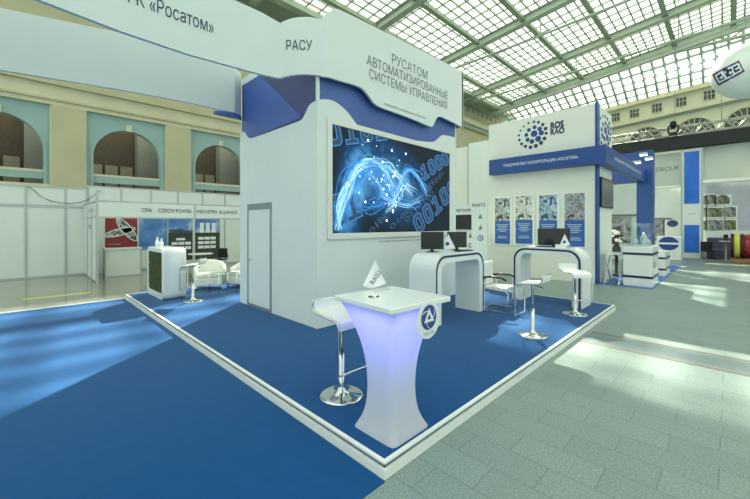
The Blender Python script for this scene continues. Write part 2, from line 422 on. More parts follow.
# long wall with the arcade
wl = thing('wall_left', 'beige and teal arcade wall of the old hall', 'wall', (20, YW, 0), kind='structure')
bay = 4.03*K; p0 = 1.974*K
zb, zt, zr, zs, zc = 0, hz(6.58), hz(4.0), hz(4.78), hz(6.0)
nb = 12
for i in range(-2, nb):
    x0 = p0+i*bay-.0; x1 = x0+2.97*K; c = (x0+x1)/2; r = 1.245*K
    mb = MB()
    for sg in (-1, 1):
        e = c+sg*1.485*K
        pts = [(e, YW, 0), (e, YW, zt), (c, YW, zt), (c, YW, zs+r)]
        for k in range(1, 13):
            a = PI/2+(PI/2)*k/12 if sg < 0 else PI/2-(PI/2)*k/12
            pts.append((c+r*math.cos(a), YW, zs+r*math.sin(a)))
        pts += [(c+sg*r, YW, hz(3.45)), (c, YW, hz(3.45)), (c, YW, 0)]
        mb.prism(pts, (0, .55, 0))
    mb.build('arch_panel', 'teal', wl)
    mb = MB()
    for k in range(24):
        a0, a1 = PI*k/24, PI*(k+1)/24
        q = []
        for a, rr in ((a0, r), (a1, r), (a1, r+.16), (a0, r+.16)): q.append((c+rr*math.cos(a), YW-.06, zs+rr*math.sin(a)))
        mb.prism(q, (0, .08, 0))
    mb.box((c-r-.16, YW-.06, hz(3.45)), (c-r, YW+.02, zs)); mb.box((c+r, YW-.06, hz(3.45)), (c+r+.16, YW+.02, zs))
    mb.build('archivolt', 'teal', wl)
    boxp('keystone', (c-.18, YW-.16, zs+r-.05), (c+.18, YW+.05, zs+r+.42), 'cream', wl)
    boxp('pilaster', (x1, YW-.28, 0), (x0+bay, YW+.55, zt), 'beige', wl)
    boxp('pilaster_edge', (x1-.10, YW-.20, 0), (x1, YW+.02, zt), 'cream', wl)
    # balustrade
    mb = MB().box((c-r, YW+.10, hz(3.93)), (c+r, YW+.22, hz(4.02))).build('rail', 'cream', wl)
    boxp('parapet', (c-r, YW+.12, hz(3.66)), (c+r, YW+.20, hz(3.93)), 'teal', wl)
    boxp('sill', (c-r-.3, YW-.34, hz(3.33)), (c+r+.3, YW+.3, hz(3.45)), 'cream', wl)
    # gallery room behind the arch
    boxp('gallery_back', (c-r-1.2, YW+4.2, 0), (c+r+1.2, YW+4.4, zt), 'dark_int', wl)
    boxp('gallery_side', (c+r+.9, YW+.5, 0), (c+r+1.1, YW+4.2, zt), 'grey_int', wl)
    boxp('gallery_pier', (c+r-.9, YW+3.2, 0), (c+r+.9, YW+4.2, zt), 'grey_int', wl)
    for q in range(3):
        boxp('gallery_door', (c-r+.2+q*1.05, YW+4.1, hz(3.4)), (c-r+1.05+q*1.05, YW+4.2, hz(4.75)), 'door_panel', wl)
xa, xb = p0-2.2*bay, XE
boxp('frieze', (xa, YW-.28, zt), (xb, YW+.6, hz(6.75)), 'cream', wl)
boxp('cornice', (xa, YW-.42, hz(6.75)), (xb, YW+.6, hz(6.83)), 'beige', wl)
boxp('entablature', (xa, YW-.28, hz(6.83)), (xb, YW+.6, hz(7.35)), 'cream', wl)
boxp('cornice', (xa, YW-.55, hz(7.35)), (xb, YW+.6, hz(7.48)), 'beige', wl)
boxp('upper_wall', (xa, YW-.15, hz(7.48)), (xb, YW+.6, 26), 'beige', wl)
boxp('cornice', (xa, YW-1.0, hz(12.0)), (xb, YW+.2, hz(12.45)), 'cream', wl)
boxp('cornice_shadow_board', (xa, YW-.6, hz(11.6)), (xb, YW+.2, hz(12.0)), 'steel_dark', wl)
mb = MB()
for i in range(40): mb.disc((4+i*1.7, YW-.15, hz(13.6)), XR, UP, .36, .36, (0, -.16, 0), 14)
mb.build('roundel', 'steel_dark', wl)
mb = MB(); mc = MB()
for i in range(0, 8):
    c = 33.45*K+(i-4)*bay
    pts = [(c+.95*math.cos(PI*k/14), YW-.15, hz(9.4)+1.35*math.sin(PI*k/14)) for k in range(15)]
    mb.prism(pts, (0, -.05, 0))
    mc.tube([(c+1.02*math.cos(PI*k/14), YW-.2, hz(9.4)+1.42*math.sin(PI*k/14)) for k in range(15)], .12, 6)
mb.build('lunette_glass', 'win', wl); mc.build('lunette_surround', 'cream', wl)

# end wall
we = thing('wall_back', 'pale plaster end wall under the glass roof', 'wall', (XE, 5, 0), kind='structure')
def zev(y): return 21.45-.07*(y-5.)       # raking eave line
pts = [(XE, YW, 0), (XE, YW, zev(YW)), (XE, -34, zev(-34)), (XE, -34, 0)]
MB().prism(pts, (.6, 0, 0)).build('plaster', 'endwall', we)
def rake(y0, y1, dz0, dz1, x0, m, name):
    pts = [(x0, y0, zev(y0)+dz0), (x0, y1, zev(y1)+dz0), (x0, y1, zev(y1)+dz1), (x0, y0, zev(y0)+dz1)]
    MB().prism(pts, (XE+.1-x0, 0, 0)).build(name, m, we)
rake(YW, -34, -.5, .2, XE-.7, 'cream', 'eave_cornice')
rake(YW, -34, -3.25, -2.95, XE-.7, 'cream', 'cornice')
rake(YW, -34, -3.5, -3.25, XE-.35, 'steel_dark', 'cornice_underside')
wpx = [(615.5, 117.5), (634.5, 113.5), (657, 108), (681.3, 102), (709.3, 95)]
g = 0
for i, (px, py) in enumerate(wpx+[(742, 87)]):
    p = PX(px, py, XE-.05); g += 1
    t = thing('window_%d' % g, 'small square attic window high on the end wall', 'window', (XE, p.y, p.z-.65), kind='structure')
    MB().box((XE-.08, p.y-.6, p.z-.65), (XE+.05, p.y+.6, p.z+.65)).build('pane', 'win', t)
    mb = MB()
    for a in (-.6, -.2, .2, .6): mb.box((XE-.14, p.y+a-.03, p.z-.65), (XE-.04, p.y+a+.03, p.z+.65))
    for a in (-.65, .1, .65): mb.box((XE-.14, p.y-.6, p.z+a-.03), (XE-.04, p.y+.6, p.z+a+.03))
    mb.build('frame', 'endwall', t)
for px, py, rr in ((645.5, 141, 2.1), (694.5, 134.5, 2.3), (747, 125, 2.3)):
    p = PX(px, py, XE-.05); g += 1
    t = thing('window_%d' % g, 'half round arched window in the end wall', 'window', (XE, p.y, p.z), kind='structure')
    n = 20
    MB().prism([(XE-.06, p.y+rr*math.cos(PI*k/n), p.z+rr*1.05*math.sin(PI*k/n)) for k in range(n+1)], (.1, 0, 0)).build('pane', 'win', t)
    mb = MB().tube([(XE-.1, p.y+rr*math.cos(PI*k/n), p.z+rr*1.05*math.sin(PI*k/n)) for k in range(n+1)], .16, 6)
    for k in (3, 6, 8, 10, 12, 14, 17):
        a = PI*k/n; mb.tube([(XE-.1, p.y, p.z), (XE-.1, p.y+rr*math.cos(a), p.z+rr*1.05*math.sin(a))], .05, 5)
    mb.tube([(XE-.1, p.y+rr*.55*math.cos(PI*k/n), p.z+rr*.57*math.sin(PI*k/n)) for k in range(n+1)], .05, 5)
    mb.build('frame', 'cream', t)

# glazed roof: plane falling toward the arcade wall, hipped at the end wall
Kr = 1.8
def zroof(y): return H+(13.1-H+.11*(18-y/Kr))*Kr
XG = [26.7-11.8*i for i in range(4, 0, -1)]+[26.7, 38.3, 50.4, 59.6]
YP = [26.3-5.3*i for i in range(11)]
YE = 29.0
ce = thing('ceiling', 'steel and glass roof over the hall', 'ceiling', (20, 0, zroof(0)), kind='structure')
XH = XG[-1]; X0 = XG[0]; Y1 = YP[-1]
MB().add([(X0, YE, zroof(YE)+.25), (XH, YE, zroof(YE)+.25), (XH, Y1, zroof(Y1)+.25), (X0, Y1, zroof(Y1)+.25)], [(0, 1, 2, 3)]).build('glazing', 'roofglass', ce)
MB().add([(XH, YE, zroof(YE)+.25), (XE, YE, zev(YE)), (XE, Y1, zev(Y1)), (XH, Y1, zroof(Y1)+.25)], [(0, 1, 2, 3)]).build('hip_glazing', 'roofglass', ce)
MB().prism([(X0, YE, zroof(YE)+.25), (XE, YE, zroof(YE)+.25), (XE, YW, zroof(YW)+.2), (X0, YW, zroof(YW)+.2)], (0, 0, .3)).build('eaves_board', 'steel_dark', ce)
def beam(mb, a, b, wd, dp):
    a, b = Vector(a), Vector(b); t = (b-a).normalized(); sdv = t.cross(UP).normalized(); u = sdv.cross(t)
    q = [a+sdv*x*wd/2+u*y*dp/2 for x, y in ((-1, -1), (1, -1), (1, 1), (-1, 1))]
    mb.prism(q, b-a)
for x in XG:
    mb = MB()
    beam(mb, (x, YE+1.5, zroof(YE+1.5)-.15), (x, Y1, zroof(Y1)-.15), .42, .75)
    beam(mb, (x, YE+1.5, zroof(YE+1.5)-.55), (x, Y1, zroof(Y1)-.55), .75, .12)
    beam(mb, (x, YE+1.5, zroof(YE+1.5)+.15), (x, Y1, zroof(Y1)+.15), .95, .10)
    if x > 55: beam(mb, (x, YE+1.5, zroof(YE+1.5)-.8), (x, Y1, zroof(Y1)-.8), .6, .7)
    mb.build('girder', 'steel', ce)
for y in YP:
    mb = MB(); beam(mb, (X0, y, zroof(y)-.05), (XH, y, zroof(y)-.05), .30, .45)
    beam(mb, (X0, y, zroof(y)-.32), (XH, y, zroof(y)-.32), .50, .08)
    mb.build('purlin', 'steel_dark', ce)
boxb = MB().prism([(XG[3], 20.6, zroof(20.6)+.32), (XG[4], 20.6, zroof(20.6)+.32), (XG[4], -12, zroof(-12)+.32), (XG[3], -12, zroof(-12)+.32)], (0, 0, .04)).build('added_roof_shade', 'steel_dark', ce)  # opaque sheet added over an out-of-view bay to shade the floor below
mb = MB(); beam(mb, (X0, YE, zroof(YE)-.1), (XH, YE, zroof(YE)-.1), .8, .6); mb.build('eaves_beam', 'steel', ce)
mb = MB()
for i in range(len(XG)-1):                       # glazing bars up the slope
    n = 8
    for k in range(1, n):
        x = XG[i]+(XG[i+1]-XG[i])*k/n
        beam(mb, (x, YE, zroof(YE)+.16), (x, Y1, zroof(Y1)+.16), .14, .16)
y = YE
mb2 = MB()
yy = [26.3+.9*j for j in (1, 2)]
for i in range(len(YP)-1):
    for k in range(1, 6): yy.append(YP[i]+(YP[i+1]-YP[i])*k/6)
for y in yy: beam(mb2, (X0, y, zroof(y)+.16), (XH, y, zroof(y)+.16), .14, .16)
mb.build('glazing_bar', 'steel', ce); mb2.build('glazing_bar', 'steel', ce)
mb = MB()                                        # hip end bars
y = YE
while y > Y1:
    beam(mb, (XH, y, zroof(y)+.1), (XE, y, zev(y)-.05), .24, .25); y -= 1.25
for k in range(1, 6):
    f = k/6.; x = XH+(XE-XH)*f
    a = lambda yv: zroof(yv)*(1-f)+zev(yv)*f+.1
    beam(mb, (x, YE, a(YE)), (x, Y1, a(Y1)), .24 if k % 2 else .42, .25)
mb.build('hip_bar', 'steel', ce)
# tie rods and struts of the roof trusses
mb = MB()
za = PX(600, 72, 60).z; mb.tube([(59.6, 30, za+.4), (59.6, -30, za-1.0)], .22, 8)
for y in (24, 18, 12, 6, 0, -6, -12):
    z = za-.2
    mb.tube([(59.6, y, z), (59.6, y+2.6, zroof(y+2.6)-.5)], .10, 6); mb.tube([(59.6, y, z), (59.6, y-2.6, zroof(y-2.6)-.5)], .10, 6)
mb.build('end_truss', 'steel', ce)
mb = MB()
for x in (38.3, 50.4):
    z = hz(15.2)-.2 if x > 40 else hz(15.0)
    mb.tube([(x, 30, zroof(30)-1.2), (x, 14, zroof(14)-2.6), (x, -20, zroof(-20)-5)], .14, 8)
    for y in (14, 4, -6): mb.tube([(x, y, zroof(y)-2.4-(14-y)*.07), (x, y, zroof(y)-.4)], .07, 6)
mb.build('tie_rod', 'steel', ce)

# ================================================================== CARPET AND PLATFORM
tag(boxp('carpet', (-9, 1.76, 0), (1.86, 10.75, .008), 'carpet'), 'blue carpet laid on the hall floor left of the platform', 'carpet')
tag(boxp('carpet_edge_tape', (-9, 10.75, 0), (1.86, 10.82, .010), 'lip'), 'white strip along the far edge of the blue carpet', 'edge strip')
tag(boxp('painted_sun_streak', (.05, 12.33, .004), (1.38, 12.45, .008), 'yellow'), 'yellow streak of painted sunlight on the smooth floor before the blank booths', 'painted sunlight')  # thin yellow strip: a streak of sunlight put in as colour
PX0, PX1, PY0, PY1, PZ1 = 1.884, 9.16, 1.785, 10.73, .11
pl = thing('platform', 'low white edged platform with blue carpet carrying the whole stand', 'platform', (5.5, 6.2, 0))
boxp('deck', (PX0+.02, PY0+.02, 0), (PX1-.02, PY1-.02, .09), 'white', pl)
boxp('carpet', (PX0+.028, PY0+.028, .09), (PX1-.028, PY1-.028, PZ1), 'carpet', pl)
for a, b in (((PX0, PY0), (PX0+.035, PY1)), ((PX1-.035, PY0), (PX1, PY1)), ((PX0+.035, PY0), (PX1-.035, PY0+.035)), ((PX0+.035, PY1-.035), (PX1-.035, PY1))):
    boxp('edge_lip', (*a, .100), (*b, .114), 'lip', pl)
for a, b in (((PX0+.012, PY0+.012), (PX0+.02, PY1-.012)), ((PX1-.02, PY0+.012), (PX1-.012, PY1-.012)), ((PX0+.012, PY0+.012), (PX1-.012, PY0+.02)), ((PX0+.012, PY1-.02), (PX1-.012, PY1-.012))):
    boxp('shadow_gap', (*a, .066), (*b, .100), 'groove', pl)
for a, b in (((PX0-.012, PY0-.012), (PX0+.02, PY1+.01)), ((PX1-.02, PY0-.012), (PX1+.012, PY1+.01)), ((PX0+.02, PY0-.012), (PX1-.02, PY0+.02))):
    boxp('kick_board', (*a, .0), (*b, .068), 'lip', pl)

# ================================================================== MAIN TOWER
TX0, TX1, TY0, TY1 = 3.56, 7.77, 4.926, 7.84
tw = thing('exhibition_tower', 'tall white tower with blue printed top and grey framed door behind the bar table', 'exhibition tower', (5.6, 6.4, PZ1))
boxp('body', (TX0, TY0, PZ1), (TX1, TY1, 5.15), 'white', tw)
e = .012
# blue printed band, two faces
boxp('front_print', (TX0, TY0-e, 3.3), (TX1, TY0, 4.98), 'print_mid', tw)
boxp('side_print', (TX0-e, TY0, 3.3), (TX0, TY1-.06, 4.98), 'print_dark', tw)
q = [PX(x, y, TX0-e) for x, y in ((243, 86), (260, 74.8), (302, 117), (250, 139), (243, 132))]
MB().prism(q, (-.004, 0, 0)).build('side_print_wedge', 'print_light', tw)
q = [PX(x, y, TX0-e-.004) for x, y in ((243, 117), (286, 101.5), (302, 117), (250, 139), (243, 132))]
MB().prism(q, (-.003, 0, 0)).build('side_print_fold', 'print_mid', tw)
# white cladding with curved upper outline (wave)
def spline(pts, n=6):
    out = []
    P = [Vector(p) for p in pts]; P = [P[0]]+P+[P[-1]]
    for i in range(1, len(P)-2):
        for k in range(n):
            t = k/n; a, b, c, d = P[i-1], P[i], P[i+1], P[i+2]
            out.append(.5*((2*b)+(c-a)*t+(2*a-5*b+4*c-d)*t*t+(3*b-a-3*c+d)*t**3))
    out.append(P[-2]); return out
fo = [PY(x, y, TY0-.02) for x, y in ((318, 99.8), (326, 99.4), (333, 101), (340, 105.5), (347, 112), (353, 120), (358.5, 126.5), (366, 132.8), (380, 135), (415, 140.5), (430, 142), (435, 141), (438.5, 138), (442, 135.3), (446, 135.5), (454.5, 137.3))]
fo = spline(fo, 4); fo[0].x = TX0; fo[-1].x = TX1
MB().prism([(TX0, TY0-.03, PZ1)]+[(p.x, TY0-.03, p.z) for p in fo]+[(TX1, TY0-.03, PZ1)], (0, .03, 0)).build('front_cladding', 'white', tw)
sd = [PX(x, y, TX0-.02) for x, y in ((242.6, 131.5), (245, 132.3), (247, 136), (250, 138.3), (256, 137), (290, 124.8), (301, 120.5), (305, 115), (308, 108.5), (311, 104), (318, 99.8))]
sd = spline(sd, 4); sd[0].y = TY1; sd[-1].y = TY0-.03; sd[-1].z = fo[0].z
MB().prism([(TX0-.03, TY1, PZ1)]+[(TX0-.03, p.y, p.z) for p in sd]+[(TX0-.03, TY0-.03, PZ1)], (.03, 0, 0)).build('side_cladding', 'white', tw)
boxp('corner_edge', (TX0-.035, TY0-.035, 3.93), (TX0+.015, TY0+.01, 4.45), 'white', tw)
boxp('corner_edge', (TX1-.03, TY0-.03, 4.0), (TX1+.02, TY0+.02, 4.4), 'white', tw)
# door
dx = TX0-.03
dy0, dy1, dz = 6.42, 7.46, 2.30
mb = MB(); mb.box((dx-.012, dy0, PZ1), (dx, dy0+.055, dz)); mb.box((dx-.012, dy1-.055, PZ1), (dx, dy1, dz)); mb.box((dx-.012, dy0+.055, dz-.13), (dx, dy1-.055, dz)); mb.box((dx-.012, dy0+.055, PZ1), (dx, dy1-.055, PZ1+.06))
dr = boxp('door_leaf', (dx-.006, dy0+.055, PZ1+.06), (dx, dy1-.055, dz-.13), 'white', tw)
mb.build('door_frame', 'doorframe', tw)
MB().tube([(dx, dy1-.11, 1.12), (dx-.05, dy1-.11, 1.12), (dx-.05, dy1-.24, 1.12)], .012, 8).build('door_handle', 'chrome', dr)
# fascia, front run
FY = TY0-.15
fb = [PY(x, y, FY) for x, y in ((323.7, 76.6), (330, 77.6), (339, 80.4), (350, 83.5), (360, 87), (365, 91.0), (370, 97.2), (374, 102.8), (379, 106.6), (388, 110), (410, 118), (428, 125.5), (432.5, 126.5), (434.5, 122.8), (436.8, 118.3), (440, 116.6), (446, 118.8), (456, 123.8), (461, 126.3), (463.5, 127))]
ftp = [PY(x, y, FY) for x, y in ((463.5, 72), (375, 27), (345, 12.2), (338, 9.2), (334, 9.0), (330, 11), (326.5, 13.5), (323.7, 17.3))]
fb = spline(fb, 3); ftp = spline(ftp, 3)
MB().prism([(p.x, FY, p.z) for p in fb+ftp], (0, .05, 0)).build('front_fascia', 'white', tw)
cs = 8.35
cb = spline([PD(x, y, cs) for x, y in ((280.5, 78.4), (285, 76.6), (296.7, 74.6), (308, 74.4), (318, 75.4), (323.7, 76.6))], 3)
ct = spline([PD(x, y, cs) for x, y in ((323.7, 17.3), (320, 18.8), (310, 17.0), (296, 17.4), (286, 20.3), (280, 23.2))], 3)
MB().prism(cb+ct, (.035, .035, 0)).build('corner_fascia', 'white', tw)
FX = TX1+.15
boxp('end_fascia', (FX-.05, FY, 4.33), (FX, TY1, 5.69), 'white', tw)
boxp('fascia_soffit', (TX1, FY+.05, 4.30), (FX-.05, TY1, 4.345), 'print_light', tw)
for x in (4.6, 6.2, 7.6): boxp('fascia_bracket', (x-.02, FY+.05, 5.05), (x+.02, TY0+.1, 5.1), 'alu', tw)
for y in (6.5, 7.5): boxp('fascia_bracket', (TX1-.1, y, 5.05), (FX-.05, y+.05, 5.1), 'alu', tw)
# lettering on the fascia
n1 = Vector((1, -1, 0)).normalized()
p = PD(286.3, 50.2, cs); wd = (PD(312, 50, cs)-p).length
text('lettering', 'РАСУ', p, n1, UP, wd, .17, 'ink', tw, .006)
def ftext(s, x0, x1, z, h, m): text('lettering', s, (x0, FY, z), XR, UP, x1-x0, h, m, tw, .006)
ftext('РУСАТОМ', 5.25, 6.42, 5.07, .20, 'ink_grey')
ftext('АВТОМАТИЗИРОВАННЫЕ', 4.56, 7.22, 4.83, .19, 'ink_grey')
ftext('СИСТЕМЫ УПРАВЛЕНИЯ', 4.62, 7.20, 4.59, .19, 'ink_grey')
ftext('предприятие госкорпорации «Росатом»', 5.02, 6.36, 4.18, .06, 'ink_grey')
text('lettering', 'Автоматизированные системы управления', (5.0, TY0-.03, 1.50), XR, UP, 1.9, .045, 'ink_grey', tw, .004)

# hanging banners left of the tower (the ring over the blue carpet)
BY = PD(280.5, 78, cs).y; BX = PD(280.5, 78, cs).x
bn = thing('hanging_banner', 'long white banner lettered in dark blue running left from the tower corner', 'banner', (-1.5, BY, 4.25))
MB().prism([(-7, BY, 4.26)]+[tuple(PY(x, y, BY)) for x, y in ((40, 0), (122, 31.5), (188, 54), (262, 74.4), (280.5, 78.4), (280.5, 23.2), (262, 12.5))]+[(-7, BY, 5.28)], (0, .06, 0)).build('panel', 'banner', bn)
text('lettering', 'ГК «Росатом»', (PY(128, -9, BY).x, BY, PY(180, 21.5, BY).z), XR, UP, PY(213.5, 30, BY).x-PY(128, -9, BY).x, .19, 'ink', bn, .006)
boxp('bracket', (BX-.1, BY+.06, 4.9), (TX0-e-.004, BY+.10, 4.95), 'alu', bn)
bn = thing('hanging_banner', 'blank white banner farther back above the shell booths', 'banner', (-1.5, 7.62, 4.25))
MB().prism([(-7, 7.62, 3.90), (-.2, 7.62, 4.14), (1.26, 7.62, 4.24), (2.37, 7.62, 4.285), (3.31, 7.62, 4.285), (3.31, 7.62, 5.255), (2.37, 7.62, 5.265), (1.16, 7.62, 5.23), (-.2, 7.62, 5.055), (-7, 7.62, 4.3)], (0, .06, 0)).build('panel', 'banner', bn)
MB().prism([(3.31, 7.62, 4.27), (3.525, 7.78, 4.27), (3.525, 7.82, 4.27), (3.31, 7.68, 4.27)], (0, 0, .99)).build('end_return', 'banner', bn)
MB().prism([(3.43+.30*math.cos(PI+PI*k/10)-.21, 7.62+.22*math.sin(PI+PI*k/10)+.15, 4.20) for k in range(11)], (0, 0, .06)).build('blue_soffit', 'print_mid', bn)

# ================================================================== VIDEO SCREEN
VY = TY0-.03
sx0, sx1, sz0, sz1 = 3.83, 7.46, 1.705, 3.595
vs = thing('video_screen', 'large lit video screen with blue light trails and binary digits on the white tower', 'screen', ((sx0+sx1)/2, VY, sz0))
mb = MB()
b = .10
mb.box((sx0-b, VY-.03, sz0-b), (sx0, VY, sz1+b)); mb.box((sx1, VY-.03, sz0-b), (sx1+b, VY, sz1+b)); mb.box((sx0, VY-.03, sz1), (sx1, VY, sz1+b)); mb.box((sx0, VY-.03, sz0-b), (sx1, VY, sz0))
mb.build('frame', 'white_warm', vs, .006)
boxp('display', (sx0, VY-.015, sz0), (sx1, VY-.001, sz1), 'screen', vs)
SW, SH = sx1-sx0, sz1-sz0
def scr(u, v, d=.018): return Vector((sx0+u*SW, VY-d, sz0+v*SH))
def clipped(mb):
    """trim lettering to the display's rectangle"""
    me = mb.mesh('c', Vector((0, 0, 0)), 'digit'); bm = bmesh.new(); bm.from_mesh(me); bpy.data.meshes.remove(me)
    for co_, no in (((sx0+.01, 0, 0), (1, 0, 0)), ((sx1-.01, 0, 0), (-1, 0, 0)), ((0, 0, sz0+.01), (0, 0, 1)), ((0, 0, sz1-.01), (0, 0, -1))):
        bmesh.ops.bisect_plane(bm, geom=bm.verts[:]+bm.edges[:]+bm.faces[:], plane_co=co_, plane_no=no, clear_inner=True)
    out = MB(); bm.verts.index_update()
    out.add([v.co.copy() for v in bm.verts], [tuple(v.index for v in f.verts) for f in bm.faces]); bm.free()
    return out
def digits(s, u, v, ang, w_, h_, m, d=.017, bold=0.):
    a = math.radians(ang); r = Vector((math.cos(a), 0, math.sin(a))); up = Vector((-math.sin(a), 0, math.cos(a)))
    clipped(text_mb(s, scr(u, v, 0), r, up, w_, h_, d, bold)).build('digits', m, vs)
def loop_pts(P, step=.03):
    return P
def block_digit(ch, u, v, ang, w_, h_):
    """squared outline digit with slab serifs; (u, v) its lower-left corner on the display"""
    a = math.radians(ang); r = Vector((math.cos(a), 0, math.sin(a))); up = Vector((-math.sin(a), 0, math.cos(a))); o = scr(u, v, 0)
    def at(P, d): return [o+r*(x*w_)+up*(z*h_)+Vector((0, -d, 0)) for x, z in P]
    if ch == '1':
        outer = [(.05, 0), (.95, 0), (.95, .17), (.68, .17), (.68, 1), (.40, 1), (.10, .86), (.10, .70), (.38, .76), (.38, .17), (.05, .17)]; loops = [outer]
    else:
        def rr(x0, x1, z0, z1, c): return [(x0+c, z0), (x1-c, z0), (x1, z0+c*.8), (x1, z1-c*.8), (x1-c, z1), (x0+c, z1), (x0, z1-c*.8), (x0, z0+c*.8)]
        loops = [rr(.04, .96, 0, 1, .2), rr(.34, .66, .22, .78, .10)]
    mb = MB(); mf = MB()
    for L_ in loops:
        n = len(L_); t_ = .022
        for i in range(n):
            p, q = at(L_, .0175)[i], at(L_, .0175)[(i+1) % n]; d = (q-p).normalized(); nn = Vector((d.z, 0, -d.x))*t_*.5; e_ = d*t_*.4
            mb.add([p-nn-e_, q-nn+e_, q+nn+e_, p+nn-e_], [(0, 1, 2, 3)])
    if ch == '1': mf.add(at(loops[0], .0165), [tuple(range(len(loops[0])))])
    else:
        n = 8; mf.add(at(loops[0], .0165)+at(loops[1], .0165), [(i, (i+1) % n, n+(i+1) % n, n+i) for i in range(n)])
    f = clipped(mf)
    if f.f: f.build('digit_fill', 'digit_core', vs)
    f = clipped(mb)
    if f.f: f.build('digit_outline', 'digit', vs)
def row(s, u, v, ang, w_, h_, gap=1.16):
    a = math.radians(ang)
    for i, c in enumerate(s): block_digit(c, u+i*gap*w_*math.cos(a)/SW, v+i*gap*w_*math.sin(a)/SH, ang, w_, h_)
row('01010', -.02, .79, 14, .34, .46)
row('1000', .715, .60, 27, .26, .34)
row('00100', .66, -.04, 33, .34, .42)
row('10', .10, .10, 20, .40, .56, -.86)
for s, u, v, a, w_ in (('0100101', .26, -.02, 34, 1.1), ('010010110', .42, .02, 34, 1.7), ('1011010', .30, .06, 34, .9), ('0110100', .55, .10, 34, 1.2), ('100101101', .60, .27, 34, 1.3), ('0101101', .74, .50, 30, .8)):
    digits(s, u, v, a, w_, .11, 'digit_dim', .0165)
rnd = random.Random(3)
def trail(ctrl, n, spread, r0, r1, m, k=8):
    mb = MB()
    for i in range(n):
        off = [(rnd.gauss(0, spread), rnd.gauss(0, spread)) for _ in ctrl]
        P = spline([(c[0]+o[0], c[1]+o[1], 0) for c, o in zip(ctrl, off)], k)
        P = [scr(min(.985, max(.015, q.x)), min(.975, max(.025, q.y)), .020) for q in P]
        Q = [P[0]]
        for q in P[1:]:
            if (q-Q[-1]).length > .02: Q.append(q)
        if len(Q) < 3: continue
        # flat ribbons lying on the display
        hw = rnd.uniform(r0, r1)
        vsn = []
        for j, q in enumerate(Q):
            t = (Q[min(j+1, len(Q)-1)]-Q[max(j-1, 0)]).normalized(); nn = Vector((t.z, 0, -t.x))*hw*math.sin(PI*(j+.6)/(len(Q)+.2))
            a_, b_ = q+nn, q-nn
            for c_ in (a_, b_): c_.x = min(sx1-.005, max(sx0+.005, c_.x)); c_.z = min(sz1-.005, max(sz0+.005, c_.z))
            vsn += [a_, b_]
        mb.add(vsn, [(2*j, 2*j+1, 2*j+3, 2*j+2) for j in range(len(Q)-1)])
    mb.build('light_trail', m, vs)
L1 = [(.02, .02), (.06, .30), (.14, .58), (.24, .73), (.34, .68), (.42, .48), (.44, .28)]
trail(L1, 16, .03, .004, .014, 'trail'); trail(L1, 8, .014, .004, .012, 'trail_hot')
L2 = [(.03, .00), (.05, .22), (.10, .42), (.16, .60), (.25, .70)]
trail(L2, 12, .016, .008, .026, 'trail_hot'); trail(L2, 10, .03, .006, .02, 'trail')
trail([(.10, .20), (.14, .46), (.24, .60), (.33, .50), (.34, .30), (.24, .20)], 12, .035, .002, .009, 'trail')
trail([(.22, .66), (.36, .72), (.48, .60), (.58, .40)], 9, .03, .002, .010, 'trail_hot')
L3 = [(.44, .28), (.50, .55), (.56, .70), (.64, .66), (.72, .52), (.74, .42)]
trail(L3, 14, .022, .003, .012, 'trail'); trail(L3, 5, .008, .004, .009, 'trail_hot')
L4 = [(.20, .64), (.30, .52), (.40, .38), (.52, .30), (.62, .32), (.70, .42)]
trail(L4, 10, .03, .003, .009, 'trail'); trail(L4, 4, .02, .003, .01, 'trail_hot')
L5 = [(.14, .30), (.24, .22), (.36, .34), (.46, .50), (.56, .60)]
trail(L5, 10, .04, .002, .008, 'trail'); trail([(.38, .20), (.46, .36), (.52, .52), (.62, .46)], 7, .03, .003, .012, 'trail_hot')
mb = MB()
for i in range(90):
    u, v = rnd.gauss(.42, .17), rnd.gauss(.48, .2)
    if not (.03 < u < .97 and .04 < v < .96): continue
    s = rnd.choice((.006, .008, .012, .02, .03)) if rnd.random() < .8 else .045
    if rnd.random() < .5: mb.disc(scr(u, v, .021), XR, UP, s*.6, s*.6, (0, -.001, 0), 8)
    else:
        c = scr(u, v, .021); mb.prism([c+Vector((dx_*s*.6, 0, dz_*s*.6)) for dx_, dz_ in ((-1, -.6), (.6, -1), (1, .6), (-.6, 1))], (0, -.001, 0))
mb.build('sparks', 'spark', vs)

